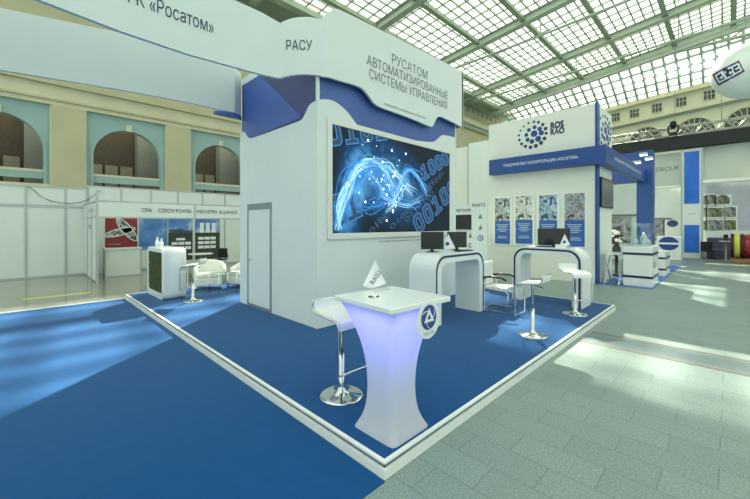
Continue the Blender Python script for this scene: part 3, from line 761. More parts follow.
# ================================================================== DEMONSTRATION COUNTERS
def arch_outline(w_, h_, r, n=8):
    P = [(0, 0)]
    for k in range(n+1):
        a = PI-(PI/2)*k/n; P.append((r+r*math.cos(a), h_-r+r*math.sin(a)))
    for k in range(n+1):
        a = PI/2-(PI/2)*k/n; P.append((w_-r+r*math.cos(a), h_-r+r*math.sin(a)))
    P.append((w_, 0)); return P
def arch_counter(name, label, loc, rz, w_, h_, dp, leg, topt):
    """white bridge counter; local x along the front, front face at y = 0 looking to -y"""
    t = thing(name, label, 'counter', loc, rz, 'arched demonstration counters')
    R = .30
    o = arch_outline(w_, h_, R); i = [(leg+x, z) for x, z in arch_outline(w_-2*leg, h_-topt, .14)]
    mb = MB(); n = len(o)
    V = [(x, y, z) for y in (0, dp) for (x, z) in o]+[(x, y, z) for y in (0, dp) for (x, z) in i]
    O0, O1, I0, I1 = 0, n, 2*n, 3*n; fs = []
    for k in range(n-1):
        fs += [(O0+k, O0+k+1, I0+k+1, I0+k), (O1+k, I1+k, I1+k+1, O1+k+1), (O0+k, O1+k, O1+k+1, O0+k+1), (I0+k, I0+k+1, I1+k+1, I1+k)]
    fs += [(O0, I0, I1, O1), (O0+n-1, O1+n-1, I1+n-1, I0+n-1)]
    mb.add(V, fs); ob = mb.build('body', 'white_gloss', t, local=True)
    for p in ob.data.polygons: p.use_smooth = False
    q0 = [(.035+x, z) for x, z in arch_outline(w_-.07, h_-.035, R-.03)]; q1 = [(.075+x, z) for x, z in arch_outline(w_-.15, h_-.075, R-.06)]
    mb = MB(); m_ = len(q0)
    mb.add([(x, -.004, z) for x, z in q0]+[(x, -.004, z) for x, z in q1]+[(x, .0, z) for x, z in q0]+[(x, .0, z) for x, z in q1],
           [(k, k+1, m_+k+1, m_+k) for k in range(m_-1)]+[(k, 2*m_+k, 2*m_+k+1, k+1) for k in range(m_-1)]+[(m_+k, m_+k+1, 3*m_+k+1, 3*m_+k) for k in range(m_-1)])
    mb.build('blue_line', 'navy', t, local=True)
    return t
c1 = arch_counter('arch_counter', 'white arched counter with navy line in front of the video screen', (4.995, 3.56, PZ1), 0, 1.727, 1.232, .56, .20, .165)
boxp('shelf_bracket', (.35, .50, .0), (.42, .56, 1.07), 'white', c1, local=True)
c2 = arch_counter('arch_counter', 'white arched counter with navy line at the right end of the platform', (8.24, 3.655, PZ1), -PI/2, 1.485, 1.245, .60, .20, .15)

def monitor(name, label, loc, rz, w_, h_, grp=None, stand=.09):
    t = thing(name, label, 'monitor', loc, rz, grp)
    boxp('screen', (-w_/2+.01, -.024, stand+.012), (w_/2-.01, -.018, stand+h_-.01), 'screen_off', t, local=True)
    boxp('casing', (-w_/2, -.018, stand), (w_/2, .018, stand+h_), 'black', t, .004, local=True)
    MB().box((-.03, -.0, .01), (.03, .03, stand+.05)).build('stand', 'black', t, .003, local=True)
    MB().lathe([(.11, 0), (.11, .008), (.04, .014)], (0, .01, 0), 20).build('base', 'black', t, local=True)
    return t
ZT1 = PZ1+1.232; ZT2 = PZ1+1.245
monitor('monitor', 'black monitor nearest the video screen on the left arched counter', (5.52, 3.99, ZT1), -.75, .43, .33, 'monitors on the counters', .05)
monitor('monitor', 'black monitor behind the small white flag on the left arched counter', (6.30, 3.94, ZT1), -.45, .44, .32, 'monitors on the counters', .05)
monitor('monitor', 'wide black monitor on the right end arched counter', (8.52, 2.82, ZT2), -.72, .74, .37, 'monitors on the counters', .05)
def keyboard(loc, rz, label, w_=.42):
    t = thing('keyboard', label, 'keyboard', loc, rz)
    boxp('case', (-w_/2, -.07, 0), (w_/2, .07, .018), 'black', t, .004, local=True)
    mb = MB()
    for r in range(4):
        for c in range(14):
            x = -w_/2+.015+c*(w_-.03)/14; y = -.058+r*.029; mb.box((x, y, .018), (x+.022, y+.022, .023))
    mb.build('keys', 'screen_off', t, local=True)
keyboard((6.12, 3.68, ZT1), -.15, 'black keyboard on the left arched counter')
keyboard((8.40, 2.95, ZT2), -1.35, 'black keyboard on the right end arched counter', .40)

def table_flag(label, loc, rz, h_, w_, tilt, txt=None, grp=None):
    t = thing('table_flag', label, 'flag', loc, rz, grp)
    MB().lathe([(.025, 0), (.025, .006), (.006, .010)], (.06*h_/.28, .004, 0), 16).build('base', 'chrome', t, local=True)
    k = h_/.28; T, L_, B_, R_ = [Vector((x*k, 0, z*k)) for x, z in ((-.057, .278), (-.172, .045), (-.105, .012), (.054, .062))]
    MB().tube([(.07*k, .004, .008), R_+Vector((0, .004, 0)), T+(T-R_).normalized()*.02+Vector((0, .004, 0))], .003, 6).build('pole', 'chrome', t, local=True)
    n = 8; V = []
    for j in range(n+1):
        a_, b_ = T.lerp(R_, j/n), L_.lerp(B_, j/n)
        for i in range(n+1):
            p = a_.lerp(b_, i/n); p.y = .010*math.sin(i/n*5+j*.25); V.append(p)
    V2 = [v+Vector((0, .0015, 0)) for v in V]; N = len(V); fs = []
    for j in range(n):
        for i in range(n):
            q = j*(n+1)+i; fs += [(q, q+1, q+n+2, q+n+1), (N+q, N+q+n+1, N+q+n+2, N+q+1)]
    fl = MB().add(V+V2, fs, True).build('pennant', 'ink_white', t, local=True)
    if txt:
        text_mb(txt, Vector((-.070, 0, .052))*k, Vector((.075, 0, .116)), Vector((-.116, 0, .075)), .138*k, .046*k, .014).build('lettering', 'ink', fl, local=True)
    else:
        MB().disc(Vector((-.075, -.014, .12))*k, XR, UP, .030*k, .030*k, (0, -.002, 0), 14).build('emblem', 'logo_blue', fl, local=True)
    return t
G_FL = 'small white table flags'
table_flag('small white flag between the two monitors on the left arched counter', (5.98, 3.86, ZT1), -PI/4, .33, .17, 0, None, G_FL)
table_flag('small white flag beside the wide monitor on the right end counter', (8.40, 2.50, ZT2), -PI/4, .30, .17, 0, None, G_FL)
t = thing('leaflet_holder', 'small white leaflet block under the wide monitor on the right end counter', 'leaflet holder', (8.32, 2.62, ZT2), -1.2)
MB().prism([(-.10, -.05, 0), (-.10, .05, 0), (-.10, .05, .07), (-.10, -.02, .03)], (.20, 0, 0)).build('block', 'ink_white', t, local=True)
boxp('card', (-.08, -.035, .035), (.08, -.03, .075), 'lip', t, local=True)

# ================================================================== BAR TABLE
TBX, TBY = 2.285, 2.085
bt = thing('bar_table', 'white bar table in a stretched fabric cover glowing violet from inside', 'bar table', (TBX, TBY, PZ1))
prof = [(0., .238), (.012, .236), (.05, .212), (.10, .190), (.157, .172), (.24, .161), (.321, .156), (.442, .158), (.57, .170), (.69, .190), (.819, .222), (.948, .270), (1.03, .304), (1.075, .325)]
mb = MB(); n = len(prof); seg = 6
for z, hs in prof:
    hz_ = hs
    ring = []
    for sidx in range(4):
        a0 = PI/4+sidx*PI/2
        c0 = Vector((math.cos(a0), math.sin(a0), 0))*hs*1.414; c1_ = Vector((math.cos(a0+PI/2), math.sin(a0+PI/2), 0))*hs*1.414
        for k in range(seg):
            u = k/seg; p = c0.lerp(c1_, u)
            q = 1-.10*math.sin(PI*u)*math.sin(PI*min(1, z/1.07))       # fabric pulled in between the corners
            ring.append(Vector((p.x*q, p.y*q, z)))
    mb.v += ring
N = 4*seg
for i in range(n-1):
    for k in range(N):
        l = (k+1) % N; mb.f.append((i*N+k, i*N+l, (i+1)*N+l, (i+1)*N+k)); mb.sm.append(True)
cv = mb.build('fabric_cover', 'cover', bt, local=True)
s = cv.modifiers.new('soft', 'SUBSURF'); s.levels = 1; s.render_levels = 1
MB().box((-.36, -.36, 1.078), (.36, .36, 1.12)).xform(Matrix.Translation((.025, .015, 0)) @ Matrix.Rotation(-.06, 4, 'Z')).build('table_top', 'white_gloss', bt, .006, local=True)
MB().lathe([(.03, .1), (.03, 1.06)], (0, 0, 0), 12).build('inner_post', 'white', bt, local=True)
led = bpy.data.lights.new('table_led', 'AREA'); lo_ = bpy.data.objects.new('table_led', led); COL.objects.link(lo_); lo_.parent = bt
lo_.location = (0, 0, 1.07); led.energy = 6.2; led.color = (.20, .19, 1.0); led.shape = 'SQUARE'; led.size = .5
ZT = PZ1+1.12
tf = table_flag('small white lettered flag standing on the violet lit bar table', (2.44, 2.36, ZT), -PI/4, .28, .145, -14, 'RASU', G_FL)
t = thing('cable_ring', 'small dark ring lying on the bar table top', 'ring', (2.165, 2.18, ZT), -.6)
MB().tube([(.045*math.cos(a), .03*math.sin(a), .004) for a in [PI*.62+k*PI*.12 for k in range(8)]], .0045, 6).build('arc', 'ink', t, local=True)
MB().tube([(.045*math.cos(a), .03*math.sin(a), .004) for a in [-PI*.40+k*PI*.10 for k in range(7)]], .0045, 6).build('arc', 'ink', t, local=True)
# round sign hung on the table edge
LC = Vector((2.335, 1.728, 1.085))
ds = thing('round_sign', 'round white sign with blue atom emblem hung on the bar table edge', 'sign', (LC.x, LC.y, LC.z-.15))
mb = MB().disc(LC, XR, UP, .150, .150, (0, -.006, 0), 40); mb.build('board', 'ink_white', ds)
lc = LC+Vector((.0, -.007, .022))
MB().disc(lc, XR, UP, .100, .100, (0, -.002, 0), 36).build('emblem_disc', 'logo_blue', ds)
mb = MB()
def tri(rad, rot, bulge=.0):
    P = []
    for k in range(3):
        a0 = rot+k*2*PI/3
        P.append(lc+Vector((rad*math.cos(a0), 0, rad*math.sin(a0))))
    return P
T = tri(.075, PI/2); C3 = tri(.030, PI/2)
for k in range(3):
    a, b_, c, d_ = T[k], T[(k+1) % 3], C3[(k+1) % 3], C3[k]
    mb.prism([x+Vector((0, -.002, 0)) for x in (a, b_, c, d_)], (0, -.002, 0))
for k in range(3):
    a0 = PI/2+k*2*PI/3; P = []
    for j in range(9):
        t_ = j/8; r_ = .045+.050*t_; aa = a0+.25+t_*.95
        P.append(lc+Vector((r_*math.cos(aa), -.003, r_*math.sin(aa))))
    mb.tube(P, .0035, 5)
mb.build('emblem_orbits', 'ink_white', ds)
MB().disc(lc+Vector((0, -.003, -.002)), XR, UP, .016, .016, (0, -.002, 0), 14).build('emblem_core', 'logo_blue', ds)
text('lettering', 'РОСАТОМ', LC+Vector((-.068, -.006, -.118)), XR, UP, .136, .024, 'ink_grey', ds, .002)

# ================================================================== BAR STOOLS
def make_stool(label):
    t = thing('bar_stool', label, 'bar stool', (0, 0, 0), 0, 'white bar stools with chrome frames')
    prof = [(.215, .965), (.212, .905), (.198, .865), (.165, .845), (.08, .838), (-.06, .826), (-.155, .814), (-.185, .800), (-.197, .770), (-.200, .73)]
    P = [(y, z) for y, z in prof]
    sp = spline([(0, y, z) for y, z in prof], 4)
    mb = MB(); th = .020; V = []
    n = len(sp); pts = []
    for i, p in enumerate(sp):
        tt = (sp[min(i+1, n-1)]-sp[max(i-1, 0)]).normalized(); nn = Vector((0, tt.z, -tt.y)); pts.append((p, nn))
    low = [p+nn*-th/2 for p, nn in pts]; hi = [p+nn*th/2 for p, nn in pts]
    out = low+hi[::-1]
    mb.prism([(-.195, v.y, v.z) for v in out], (.39, 0, 0)); st = mb.build('seat', 'seat', t, local=True)
    # continuous tube: seat sides, down the front, footrest
    side = [Vector((0, p.y, p.z)) for p in sp]
    left = [Vector((-.205, v.y, v.z)) for v in side]; right = [Vector((.205, v.y, v.z)) for v in side]
    foot = [Vector((-.205, -.200, .33)), Vector((-.190, -.200, .305)), Vector((.190, -.200, .305)), Vector((.205, -.200, .33))]
    path = left+foot+right[::-1]
    MB().tube(path, .0105, 8, closed=True).build('frame_tube', 'chrome', t, local=True)
    MB().lathe([(.225, 0), (.225, .008), (.20, .016), (.09, .030), (.045, .055), (.032, .10), (.030, .42)], (0, 0, 0), 32).build('base', 'chrome', t, local=True)
    MB().lathe([(.020, .42), (.020, .79), (.05, .80), (.05, .825)], (0, 0, 0), 16).build('gas_lift', 'chrome', t, local=True)
    MB().tube([(0, .03, .795), (.03, .13, .775), (.03, .17, .765)], .007, 6).build('lever', 'black', t, local=True)
    return t
st1 = make_stool('white bar stool tucked behind the violet lit bar table')
st1.location = (2.334, 2.819, PZ1)
clone(st1, (5.744, 2.22, PZ1), PI+.02, 'white bar stool standing alone between the two arched counters')
clone(st1, (7.686, 2.157, PZ1), -.62, 'white bar stool in front of the right end arched counter')
clone(st1, (2.82, 8.72, PZ1), -PI*.72, 'white bar stool beside the moss fronted counter')

# ================================================================== ARMCHAIR AT THE COUNTER, LOUNGE
t = thing('armchair', 'white cantilever chair with black armrests behind the left arched counter', 'chair', (7.02, 3.40, PZ1), .12)
MB().box((-.24, -.24, .43), (.24, .22, .49)).build('seat', 'leather', t, .02, local=True)
mb = MB().box((-.24, .20, .50), (.24, .245, .98)); mb.build('backrest', 'leather', t, .02, local=True)
for sx in (-.29, .29):
    MB().tube([(sx, .23, .67), (sx, .05, .70), (sx, -.15, .69), (sx, -.25, .64)], .020, 8).build('armrest', 'black', t, local=True)
    MB().tube([(sx*.86, .22, .95), (sx*.86, .24, .46), (sx*.9, .18, .44)], .011, 8).build('back_tube', 'chrome', t, local=True)
    MB().tube([(sx, .18, .67), (sx, .14, .46), (sx, -.24, .43), (sx, -.28, .38), (sx, -.27, .03), (sx, -.25, .012), (sx, .25, .012)], .012, 8).build('leg_tube', 'chrome', t, local=True)
MB().tube([(-.29, .25, .012), (.29, .25, .012)], .012, 8).build('floor_bar', 'chrome', t, local=True)

def tub_chair(label, loc, rz):
    t = thing('tub_chair', label, 'armchair', loc, rz, 'white leather tub armchairs')
    mb = MB(); n = 22; V = []; ro, ri = .42, .31
    for k in range(n+1):
        a = -PI*.14+(PI*1.28)*k/n
        top = .56+.20*math.sin(max(0, min(PI, a)))**.8 if 0 < a < PI else .56
        for r, z in ((ro*.94, .12), (ro, .45), (ro, top-.03), (ro-.04, top), (ri+.03, top), (ri, top-.04), (ri, .30), (ri, .12)):
            V.append((r*math.cos(a), r*.95*math.sin(a), z))
    fs = []
    for k in range(n):
        for j in range(8): fs.append((k*8+j, (k+1)*8+j, (k+1)*8+(j+1) % 8, k*8+(j+1) % 8))
    fs += [tuple(range(8)), tuple(n*8+j for j in range(8))[::-1]]
    mb.add(V, fs, True); mb.build('shell', 'leather', t, local=True)
    pts = [(.30*math.cos(a), .29*math.sin(a), .12) for a in [-.05+(PI+.1)*k/14 for k in range(15)]]
    pts = [(.33, -.36, .12)]+pts+[(-.33, -.36, .12)]
    MB().prism(pts, (0, 0, .20)).build('seat_base', 'leather', t, .02, local=True)
    MB().prism([(x*.97, y*.97, .325) for x, y, _ in pts], (0, 0, .12)).build('seat_cushion', 'leather', t, .035, local=True)
    for x, y in ((-.30, -.30), (.30, -.30), (-.24, .26), (.24, .26)):
        MB().lathe([(.016, 0), (.022, .12)], (x, y, 0), 10).build('leg', 'chrome', t, local=True)
    return t
tc = tub_chair('white leather tub armchair between the moss counter and the small glass table', (3.72, 10.15, PZ1), -.45)
clone(tc, (4.52, 9.72, PZ1), -1.15, 'white leather tub armchair half hidden behind the tower edge')
t = thing('side_table', 'small glass side table with chrome legs between the tub armchairs', 'side table', (3.74, 9.30, PZ1), .1)
boxp('table_top', (-.25, -.25, .50), (.25, .25, .515), 'glass', t, local=True)
mb = MB().tube([(-.24, -.24, .49), (.24, -.24, .49), (.24, .24, .49), (-.24, .24, .49)], .012, 6, closed=True); mb.build('top_rim', 'chrome', t, local=True)
for x, y in ((-.24, -.24), (.24, -.24), (-.24, .24), (.24, .24)): MB().tube([(x, y, 0), (x, y, .49)], .012, 8).build('leg', 'chrome', t, local=True)

# moss counter
mx0, mx1, my0, my1, mzt = 2.331, 2.82, 9.195, 10.60, 1.30
mo = thing('moss_counter', 'rounded white counter with a green moss panel at the platform corner', 'counter', ((mx0+mx1)/2, (my0+my1)/2, PZ1))
def rrect(y0, y1, z0, z1, r, x, n=6):
    P = []
    for cy, cz, a0 in ((y1-r, z0+r, -PI/2), (y1-r, z1-r, 0), (y0+r, z1-r, PI/2), (y0+r, z0+r, PI)):
        for k in range(n+1):
            a = a0+PI/2*k/n; P.append((x, cy+r*math.cos(a), cz+r*math.sin(a)))
    return P
MB().prism(rrect(my0, my1, PZ1, mzt, .14, mx0+.03), (mx1-mx0-.03, 0, 0), True).build('body', 'white_gloss', mo)
o = rrect(my0, my1, PZ1, mzt, .14, mx0); i_ = rrect(my0+.10, my1-.10, PZ1+.14, mzt-.10, .05, mx0)
n = len(o); mb = MB(); V = o+i_+[(x+.03, y, z) for x, y, z in o]+[(x+.03, y, z) for x, y, z in i_]; fs = []
for k in range(n):
    l = (k+1) % n; fs += [(k, l, n+l, n+k), (k, 2*n+k, 2*n+l, l), (n+k, n+l, 3*n+l, 3*n+k)]
mb.add(V, fs); mb.build('front_frame', 'white_gloss', mo)
mb = MB(); ny, nz = 30, 24; V = []
for j in range(nz+1):
    for k in range(ny+1):
        y = my0+.10+(my1-my0-.20)*k/ny; z = PZ1+.14+(mzt-.10-PZ1-.14)*j/nz
        V.append((mx0+.014+rnd.uniform(-.008, .010), y, z))
mb.add(V, [(j*(ny+1)+k, j*(ny+1)+k+1, (j+1)*(ny+1)+k+1, (j+1)*(ny+1)+k) for j in range(nz) for k in range(ny)]); mb.build('moss_panel', 'moss', mo)
for px, h_, lab in ((157.3, .20, 'taller white bottle standing on the moss fronted counter'), (161.5, .15, 'shorter white bottle standing on the moss fronted counter')):
    p = PZ(px, 246, mzt); p.y = min(p.y, 10.0); p.x = 2.58 if h_ > .18 else 2.66; p.y = p.x*(1-(px-CX)/F)/(1+(px-CX)/F)
    t = thing('bottle', lab, 'bottle', (p.x, p.y, mzt), 0, 'bottles on the moss counter')
    MB().lathe([(.045, 0), (.048, .02), (.048, h_*.6), (.02, h_*.78), (.018, h_)], (0, 0, 0), 16).build('body', 'white_gloss', t, local=True)
    MB().lathe([(.021, h_), (.021, h_+.04)], (0, 0, 0), 12).build('cap', 'lip', t, local=True)

# ================================================================== SHELL BOOTHS BEHIND
YB = 17.1
pw = thing('partition_wall', 'row of blank white shell partition panels under the arcade', 'partition wall', (0, YB, 0))
xs = [-7.97, -6.95, -5.93, -4.91, -3.89, -2.87, -1.85, -.84, .17, 1.20, 1.80]
for a, b_ in zip(xs[:-1], xs[1:]):
    boxp('panel', (a+.03, YB-.01, .06), (b_-.03, YB+.02, 2.46), 'white', pw)
    boxp('upper_panel', (a+.03, YB-.01, 2.56), (b_-.03, YB+.02, 3.17), 'white', pw)
for x in xs: boxp('post', (x-.03, YB-.03, 0), (x+.03, YB+.03, 3.2 if x < 1 else 3.2), 'alu', pw)
mb = MB(); 
for z in (.0, 2.46): boxp('rail', (xs[0], YB-.025, z), (xs[-1], YB+.025, z+(.06 if z == 0 else .09)), 'alu', pw)
boxp('rail', (xs[0], YB-.025, 3.16), (xs[-1], YB+.025, 3.21), 'alu', pw)
t = thing('power_cable', 'thin black cable sagging along the top of the blank partition panels', 'cable', (0, YB-.06, 2.5))
P = [PY(x, y, YB-.06) for x, y in ((27, 186), (34, 190), (42, 197), (54, 201.5), (70, 203.5), (84, 201), (93, 196), (101, 190))]
MB().tube(spline(P, 4), .012, 6).build('cord', 'ink_grey', t)

YF = 14.057; XB0, XB1 = 1.73, 8.6; ZF0, ZF1 = 2.12, 2.58
bo = thing('shell_booth', 'white shell booth with aluminium posts and lettered fascia board', 'exhibition booth', ((XB0+XB1)/2, 15.6, 0))
xs = [1.85, 2.87, 3.89, 4.91, 5.93, 6.95, 7.97]
for a, b_ in zip(xs, xs[1:]+[8.6]):
    boxp('back_panel', (a+.03, YB-.01, .06), (b_-.03, YB+.02, 2.46), 'white', bo)
    boxp('upper_panel', (a+.03, YB-.01, 2.56), (b_-.03, YB+.02, 3.30), 'white', bo)
    boxp('post', (a-.03, YB-.03, 0), (a+.03, YB+.03, 3.33), 'alu', bo)
boxp('rail', (XB0, YB-.025, 2.46), (XB1, YB+.025, 2.55), 'alu', bo); boxp('rail', (XB0, YB-.025, 3.29), (XB1, YB+.025, 3.34), 'alu', bo)
for y0 in (14.06, 15.08, 16.09):
    boxp('side_panel', (XB0-.01, y0+.03, .06), (XB0+.02, y0+.99, 2.14), 'white', bo)
    boxp('post', (XB0-.03, y0-.03, 0), (XB0+.03, y0+.03, 2.96 if y0 < 14.1 else 2.5), 'alu', bo)
boxp('fascia_front', (XB0, YF-.02, ZF0), (XB1, YF+.02, ZF1), 'white', bo)
boxp('fascia_side', (XB0-.02, YF, ZF0+.02), (XB0+.02, YB, ZF1-.02), 'white', bo)
mb = MB(); mb.box((XB0, YF-.025, ZF1), (XB1, YF+.025, ZF1+.05)); mb.box((XB0, YF-.025, ZF0-.05), (XB1, YF+.025, ZF0)); mb.box((XB0-.025, YF, ZF1), (XB0+.025, YB, ZF1+.04)); mb.box((XB0-.025, YF, ZF0-.04), (XB0+.025, YB, ZF0))
mb.build('fascia_rail', 'alu', bo)
for x in (4.60, 7.4): boxp('post', (x-.03, YF-.03, 0 if x > 5 else ZF0), (x+.03, YF+.03, ZF1+.04), 'alu', bo)
def ft(s_, a_, b_): text('lettering', s_, (PY(a_, 212, YF).x, YF-.022, 2.285), XR, UP, PY(b_, 212, YF).x-PY(a_, 212, YF).x, .135, 'ink', bo, .006, .012)
ft('CPIA', 141.5, 152)
ft('CZECH POWER', 158, 191.5)
ft('INDUSTRY ALLIANCE', 196.5, 237)
text('lettering', 'CPIA', (XB0-.01, 15.80, 1.72), YL, UP, .55, .14, 'ink', bo, .006, .02)
text('lettering', 'CZECH POWER', (XB0-.02, 15.9, 2.28), YL, UP, 1.3, .12, 'ink_grey', bo, .006, .0)
# posters of the booth
def poster(label, x0, x1, z0, z1, Y, m):
    t = thing('poster', label, 'poster', ((x0+x1)/2, Y, z0), 0, 'posters on the shell booth wall')
    boxp('sheet', (x0, Y-.008, z0), (x1, Y, z1), m, t); return t
yq = YB-.03
t = poster('dark red poster with white looping ribbons in the shell booth', 2.35, 3.40, .97, 2.12, yq, 'red')
mb = MB(); mi = MB()
for cx_, cz_, a, b_, rot in ((2.82, 1.57, .52, .13, .28), (3.05, 1.66, .55, .16, -.95)):
    pts = []; ppi = []
    for k in range(28):
        a_ = 2*PI*k/28; x, z = a*math.cos(a_), b_*math.sin(a_)
        pts.append((cx_+x*math.cos(rot)-z*math.sin(rot), yq-.012, cz_+x*math.sin(rot)+z*math.cos(rot)))
    pts = [(min(3.39, max(2.36, p[0])), p[1], min(2.11, max(.98, p[2]))) for p in pts]
    mb.tube(pts, .02, 6, closed=True); mi.prism([(p[0], p[1]+.003, p[2]) for p in pts], (0, -.002, 0))
mi.build('ribbon_picture', PH[0], t); mb.build('ribbon_outline', 'ink_white', t)
text('lettering', 'Czech power', (2.45, yq-.008, 1.06), XR, UP, .4, .07, 'inkline', t, .003)
poster('blue sky poster with white clouds in the shell booth', 3.46, 4.49, .85, 2.12, yq, 'sky_print')
for k, (x0, x1, lab) in enumerate(((4.53, 5.50, 'poster of a dark town skyline with white caption boxes in the booth'), (5.61, 6.70, 'poster of white cooling towers under blue sky in the booth'))):
    t = poster(lab, x0, x1, .30, 2.12, yq, 'sky_print')
    boxp('ground', (x0, yq-.012, .30), (x1, yq-.008, 1.50), 'dark_print', t)
    mb = MB()
    for r in range(3):
        z = 1.18-r*.20
        if k == 0 and r == 0: mb.box((x0+.30, yq-.016, z), (x0+.66, yq-.012, z+.10)); continue
        for c in range(3): mb.box((x0+.12+c*.27, yq-.016, z), (x0+.36+c*.27, yq-.012, z+.13))
    mb.build('caption_boxes', 'ink_white', t)
    if k == 0:
        mb = MB()
        for j in range(12): xx = x0+.03+j*.08; mb.box((xx, yq-.016, 1.48), (xx+.06, yq-.012, 1.50+rnd.uniform(.04, .22)))
        mb.build('skyline', 'dark_print', t)
    else:
        mb = MB()
        for c in (.26, .50, .74):
            xx = x0+c*(x1-x0); mb.prism([(xx-.11, yq-.012, 1.5), (xx+.11, yq-.012, 1.5), (xx+.075, yq-.012, 1.75), (xx+.09, yq-.012, 1.95), (xx-.09, yq-.012, 1.95), (xx-.075, yq-.012, 1.75)], (0, -.004, 0))
        mb.build('cooling_towers', 'ink_white', t)
        boxp('grass', (x0, yq-.016, 1.36), (x1, yq-.012, 1.5), 'moss', t)
t = thing('reception_counter', 'plain white reception counter with aluminium corners in the shell booth', 'counter', (2.75, 15.6, 0))
boxp('body', (2.15, 15.5, .05), (3.20, 15.95, .98), 'white', t); boxp('top', (2.11, 15.46, .98), (3.24, 15.99, 1.02), 'white_gloss', t)
for x, y in ((2.13, 15.48), (3.18, 15.48), (2.13, 15.92), (3.18, 15.92)): boxp('corner_post', (x, y, 0), (x+.04, y+.04, .98), 'alu', t)
boxp('plinth', (2.17, 15.49, 0), (3.18, 15.94, .05), 'alu', t)
t = thing('meeting_table', 'round white meeting table inside the shell booth', 'table', (5.05, 14.75, 0))
MB().lathe([(.45, .70), (.45, .73)], (0, 0, 0), 28).build('table_top', 'white_gloss', t, local=True)
MB().lathe([(.22, 0), (.22, .02), (.03, .05), (.03, .70)], (0, 0, 0), 16).build('pedestal', 'chrome', t, local=True)
t = thing('conference_chair', 'black chair at the round table inside the shell booth', 'chair', (5.75, 14.7, 0), -1.1)
MB().box((-.22, -.22, .43), (.22, .22, .48)).build('seat', 'black', t, .02, local=True)
MB().box((-.22, .19, .50), (.22, .24, .90)).build('backrest', 'black', t, .02, local=True)
for x in (-.2, .2):
    for y in (-.2, .2): MB().tube([(x, y, 0), (x, y, .44)], .012, 6).build('leg', 'chrome', t, local=True)
for x in (-.25, .25): MB().tube([(x, .2, .47), (x, .2, .66), (x, -.15, .66), (x, -.18, .46)], .015, 6).build('armrest', 'black', t, local=True)

# ================================================================== NETWORK PARTNERS WALL between the towers
t = thing('network_wall', 'white display wall with round icons between the tower and the second stand', 'display wall', (10.8, 6.3, 0))
boxp('left_board', (11.0, 6.23, 0), (11.06, 7.35, 2.55), 'white', t); boxp('right_board', (10.9, 5.68, 0), (10.96, 6.25, 2.70), 'white', t)
text('lettering', 'T NETWARKS', (11.0, 7.05, 2.32), YL, UP, .80, .10, 'ink', t, .006, .01)
text('lettering', 'PARTS', (10.9, 6.22, 2.46), YL, UP, .48, .11, 'ink', t, .006, .01)
def ico(px, py, r, X, m='logo_blue'):
    p = PX(px, py, X); MB().disc(p, YL, UP, r, r, (-.006, 0, 0), 18).build('icon', m, t)
    MB().disc(p+Vector((-.006, 0, 0)), YL, UP, r*.66, r*.66, (-.003, 0, 0), 18).build('icon_field', 'ink_white', t)
    q = p+Vector((-.009, 0, 0)); MB().prism([q+Vector((0, r*.42, 0)), q+Vector((0, 0, r*.42)), q+Vector((0, -r*.42, 0)), q+Vector((0, 0, -r*.42))], (-.002, 0, 0)).build('icon_mark', m, t)
ico(480.5, 238, .10, 10.9); ico(470.5, 245.5, .085, 11.0)
for px, py in ((480.3, 216.5), (480.5, 227.5), (470.5, 235.5)):
    X = 10.9 if px > 475 else 11.0; p = PX(px, py, X)
    mb = MB().disc(p+Vector((0, 0, .05)), YL, UP, .03, .03, (-.006, 0, 0), 12)
    mb.prism([p+Vector((0, .07, -.07)), p+Vector((0, -.07, -.07)), p+Vector((0, -.04, .02)), p+Vector((0, .04, .02))], (-.006, 0, 0)); mb.build('person_icon', 'ink_grey', t)
p0_, p1_ = PX(455.5, 215, 11.0), PX(472, 229.5, 11.0)
t = thing('wall_monitor', 'black wall monitor on the display wall with round icons', 'monitor', (10.96, (p0_.y+p1_.y)/2, p1_.z), 0)
boxp('casing', (10.95, p1_.y, p1_.z), (10.998, p0_.y, p0_.z), 'black', t, .004); boxp('screen', (10.945, p1_.y+.02, p1_.z+.02), (10.95, p0_.y-.02, p0_.z-.02), 'screen_off', t)
t = thing('backdrop_wall', 'high white wall with a vertical seam behind the round icon display', 'display wall', (14.9, 8.0, 0))
ya = PX(468, 200, 14.9).y; yb_ = PX(492, 200, 14.9).y; zt_ = PX(478, 142, 14.9).z
boxp('panel', (14.9, yb_, 0), (14.96, ya, zt_), 'white', t); boxp('panel', (14.98, ya, 0), (15.04, ya+1.6, zt_-.1), 'white_warm', t); boxp('seam', (14.89, ya-.02, 2.6), (14.9, ya+.01, zt_), 'ink_grey', t)

# ================================================================== SECOND STAND (ROSRAO)
RX, RY0, RY1, RZ1 = 12.8, 2.967, 6.60, 5.68
ro = thing('logo_tower', 'white tower with dotted blue logo and blue lettered band behind the right counter', 'exhibition tower', (13.8, 4.8, 0))
boxp('body', (RX, RY0, 0), (14.75, RY1, RZ1), 'white_warm', ro)
boxp('corner_stripe', (RX-.02, RY0-.02, 0), (RX+.25, RY0, RZ1+.03), 'blue_band', ro); boxp('corner_stripe', (RX-.02, RY0, 0), (RX, RY0+.05, RZ1+.03), 'blue_band', ro)
bd = boxp('band', (RX-.30, RY0-.30, 3.73), (RX+.0, 6.437, 4.28), 'blue_band', ro)
arm = boxp('band_arm', (RX, RY0-.30, 3.73), (19.6, RY0-.02, 4.28), 'blue_band', ro)
text('lettering', 'ПРЕДПРИЯТИЕ ГОСКОРПОРАЦИИ «РОСАТОМ»', (RX-.30, 5.86, 3.94), YL, UP, 2.45, .12, 'ink_white', ro, .006, .005)
text('lettering', 'ПРЕДПРИЯТИЕ ГОСКОРПОРАЦИИ «РОСАТОМ»', (13.6, RY0-.30, 3.94), XR, UP, 4.8, .12, 'ink_white', ro, .006, .005)
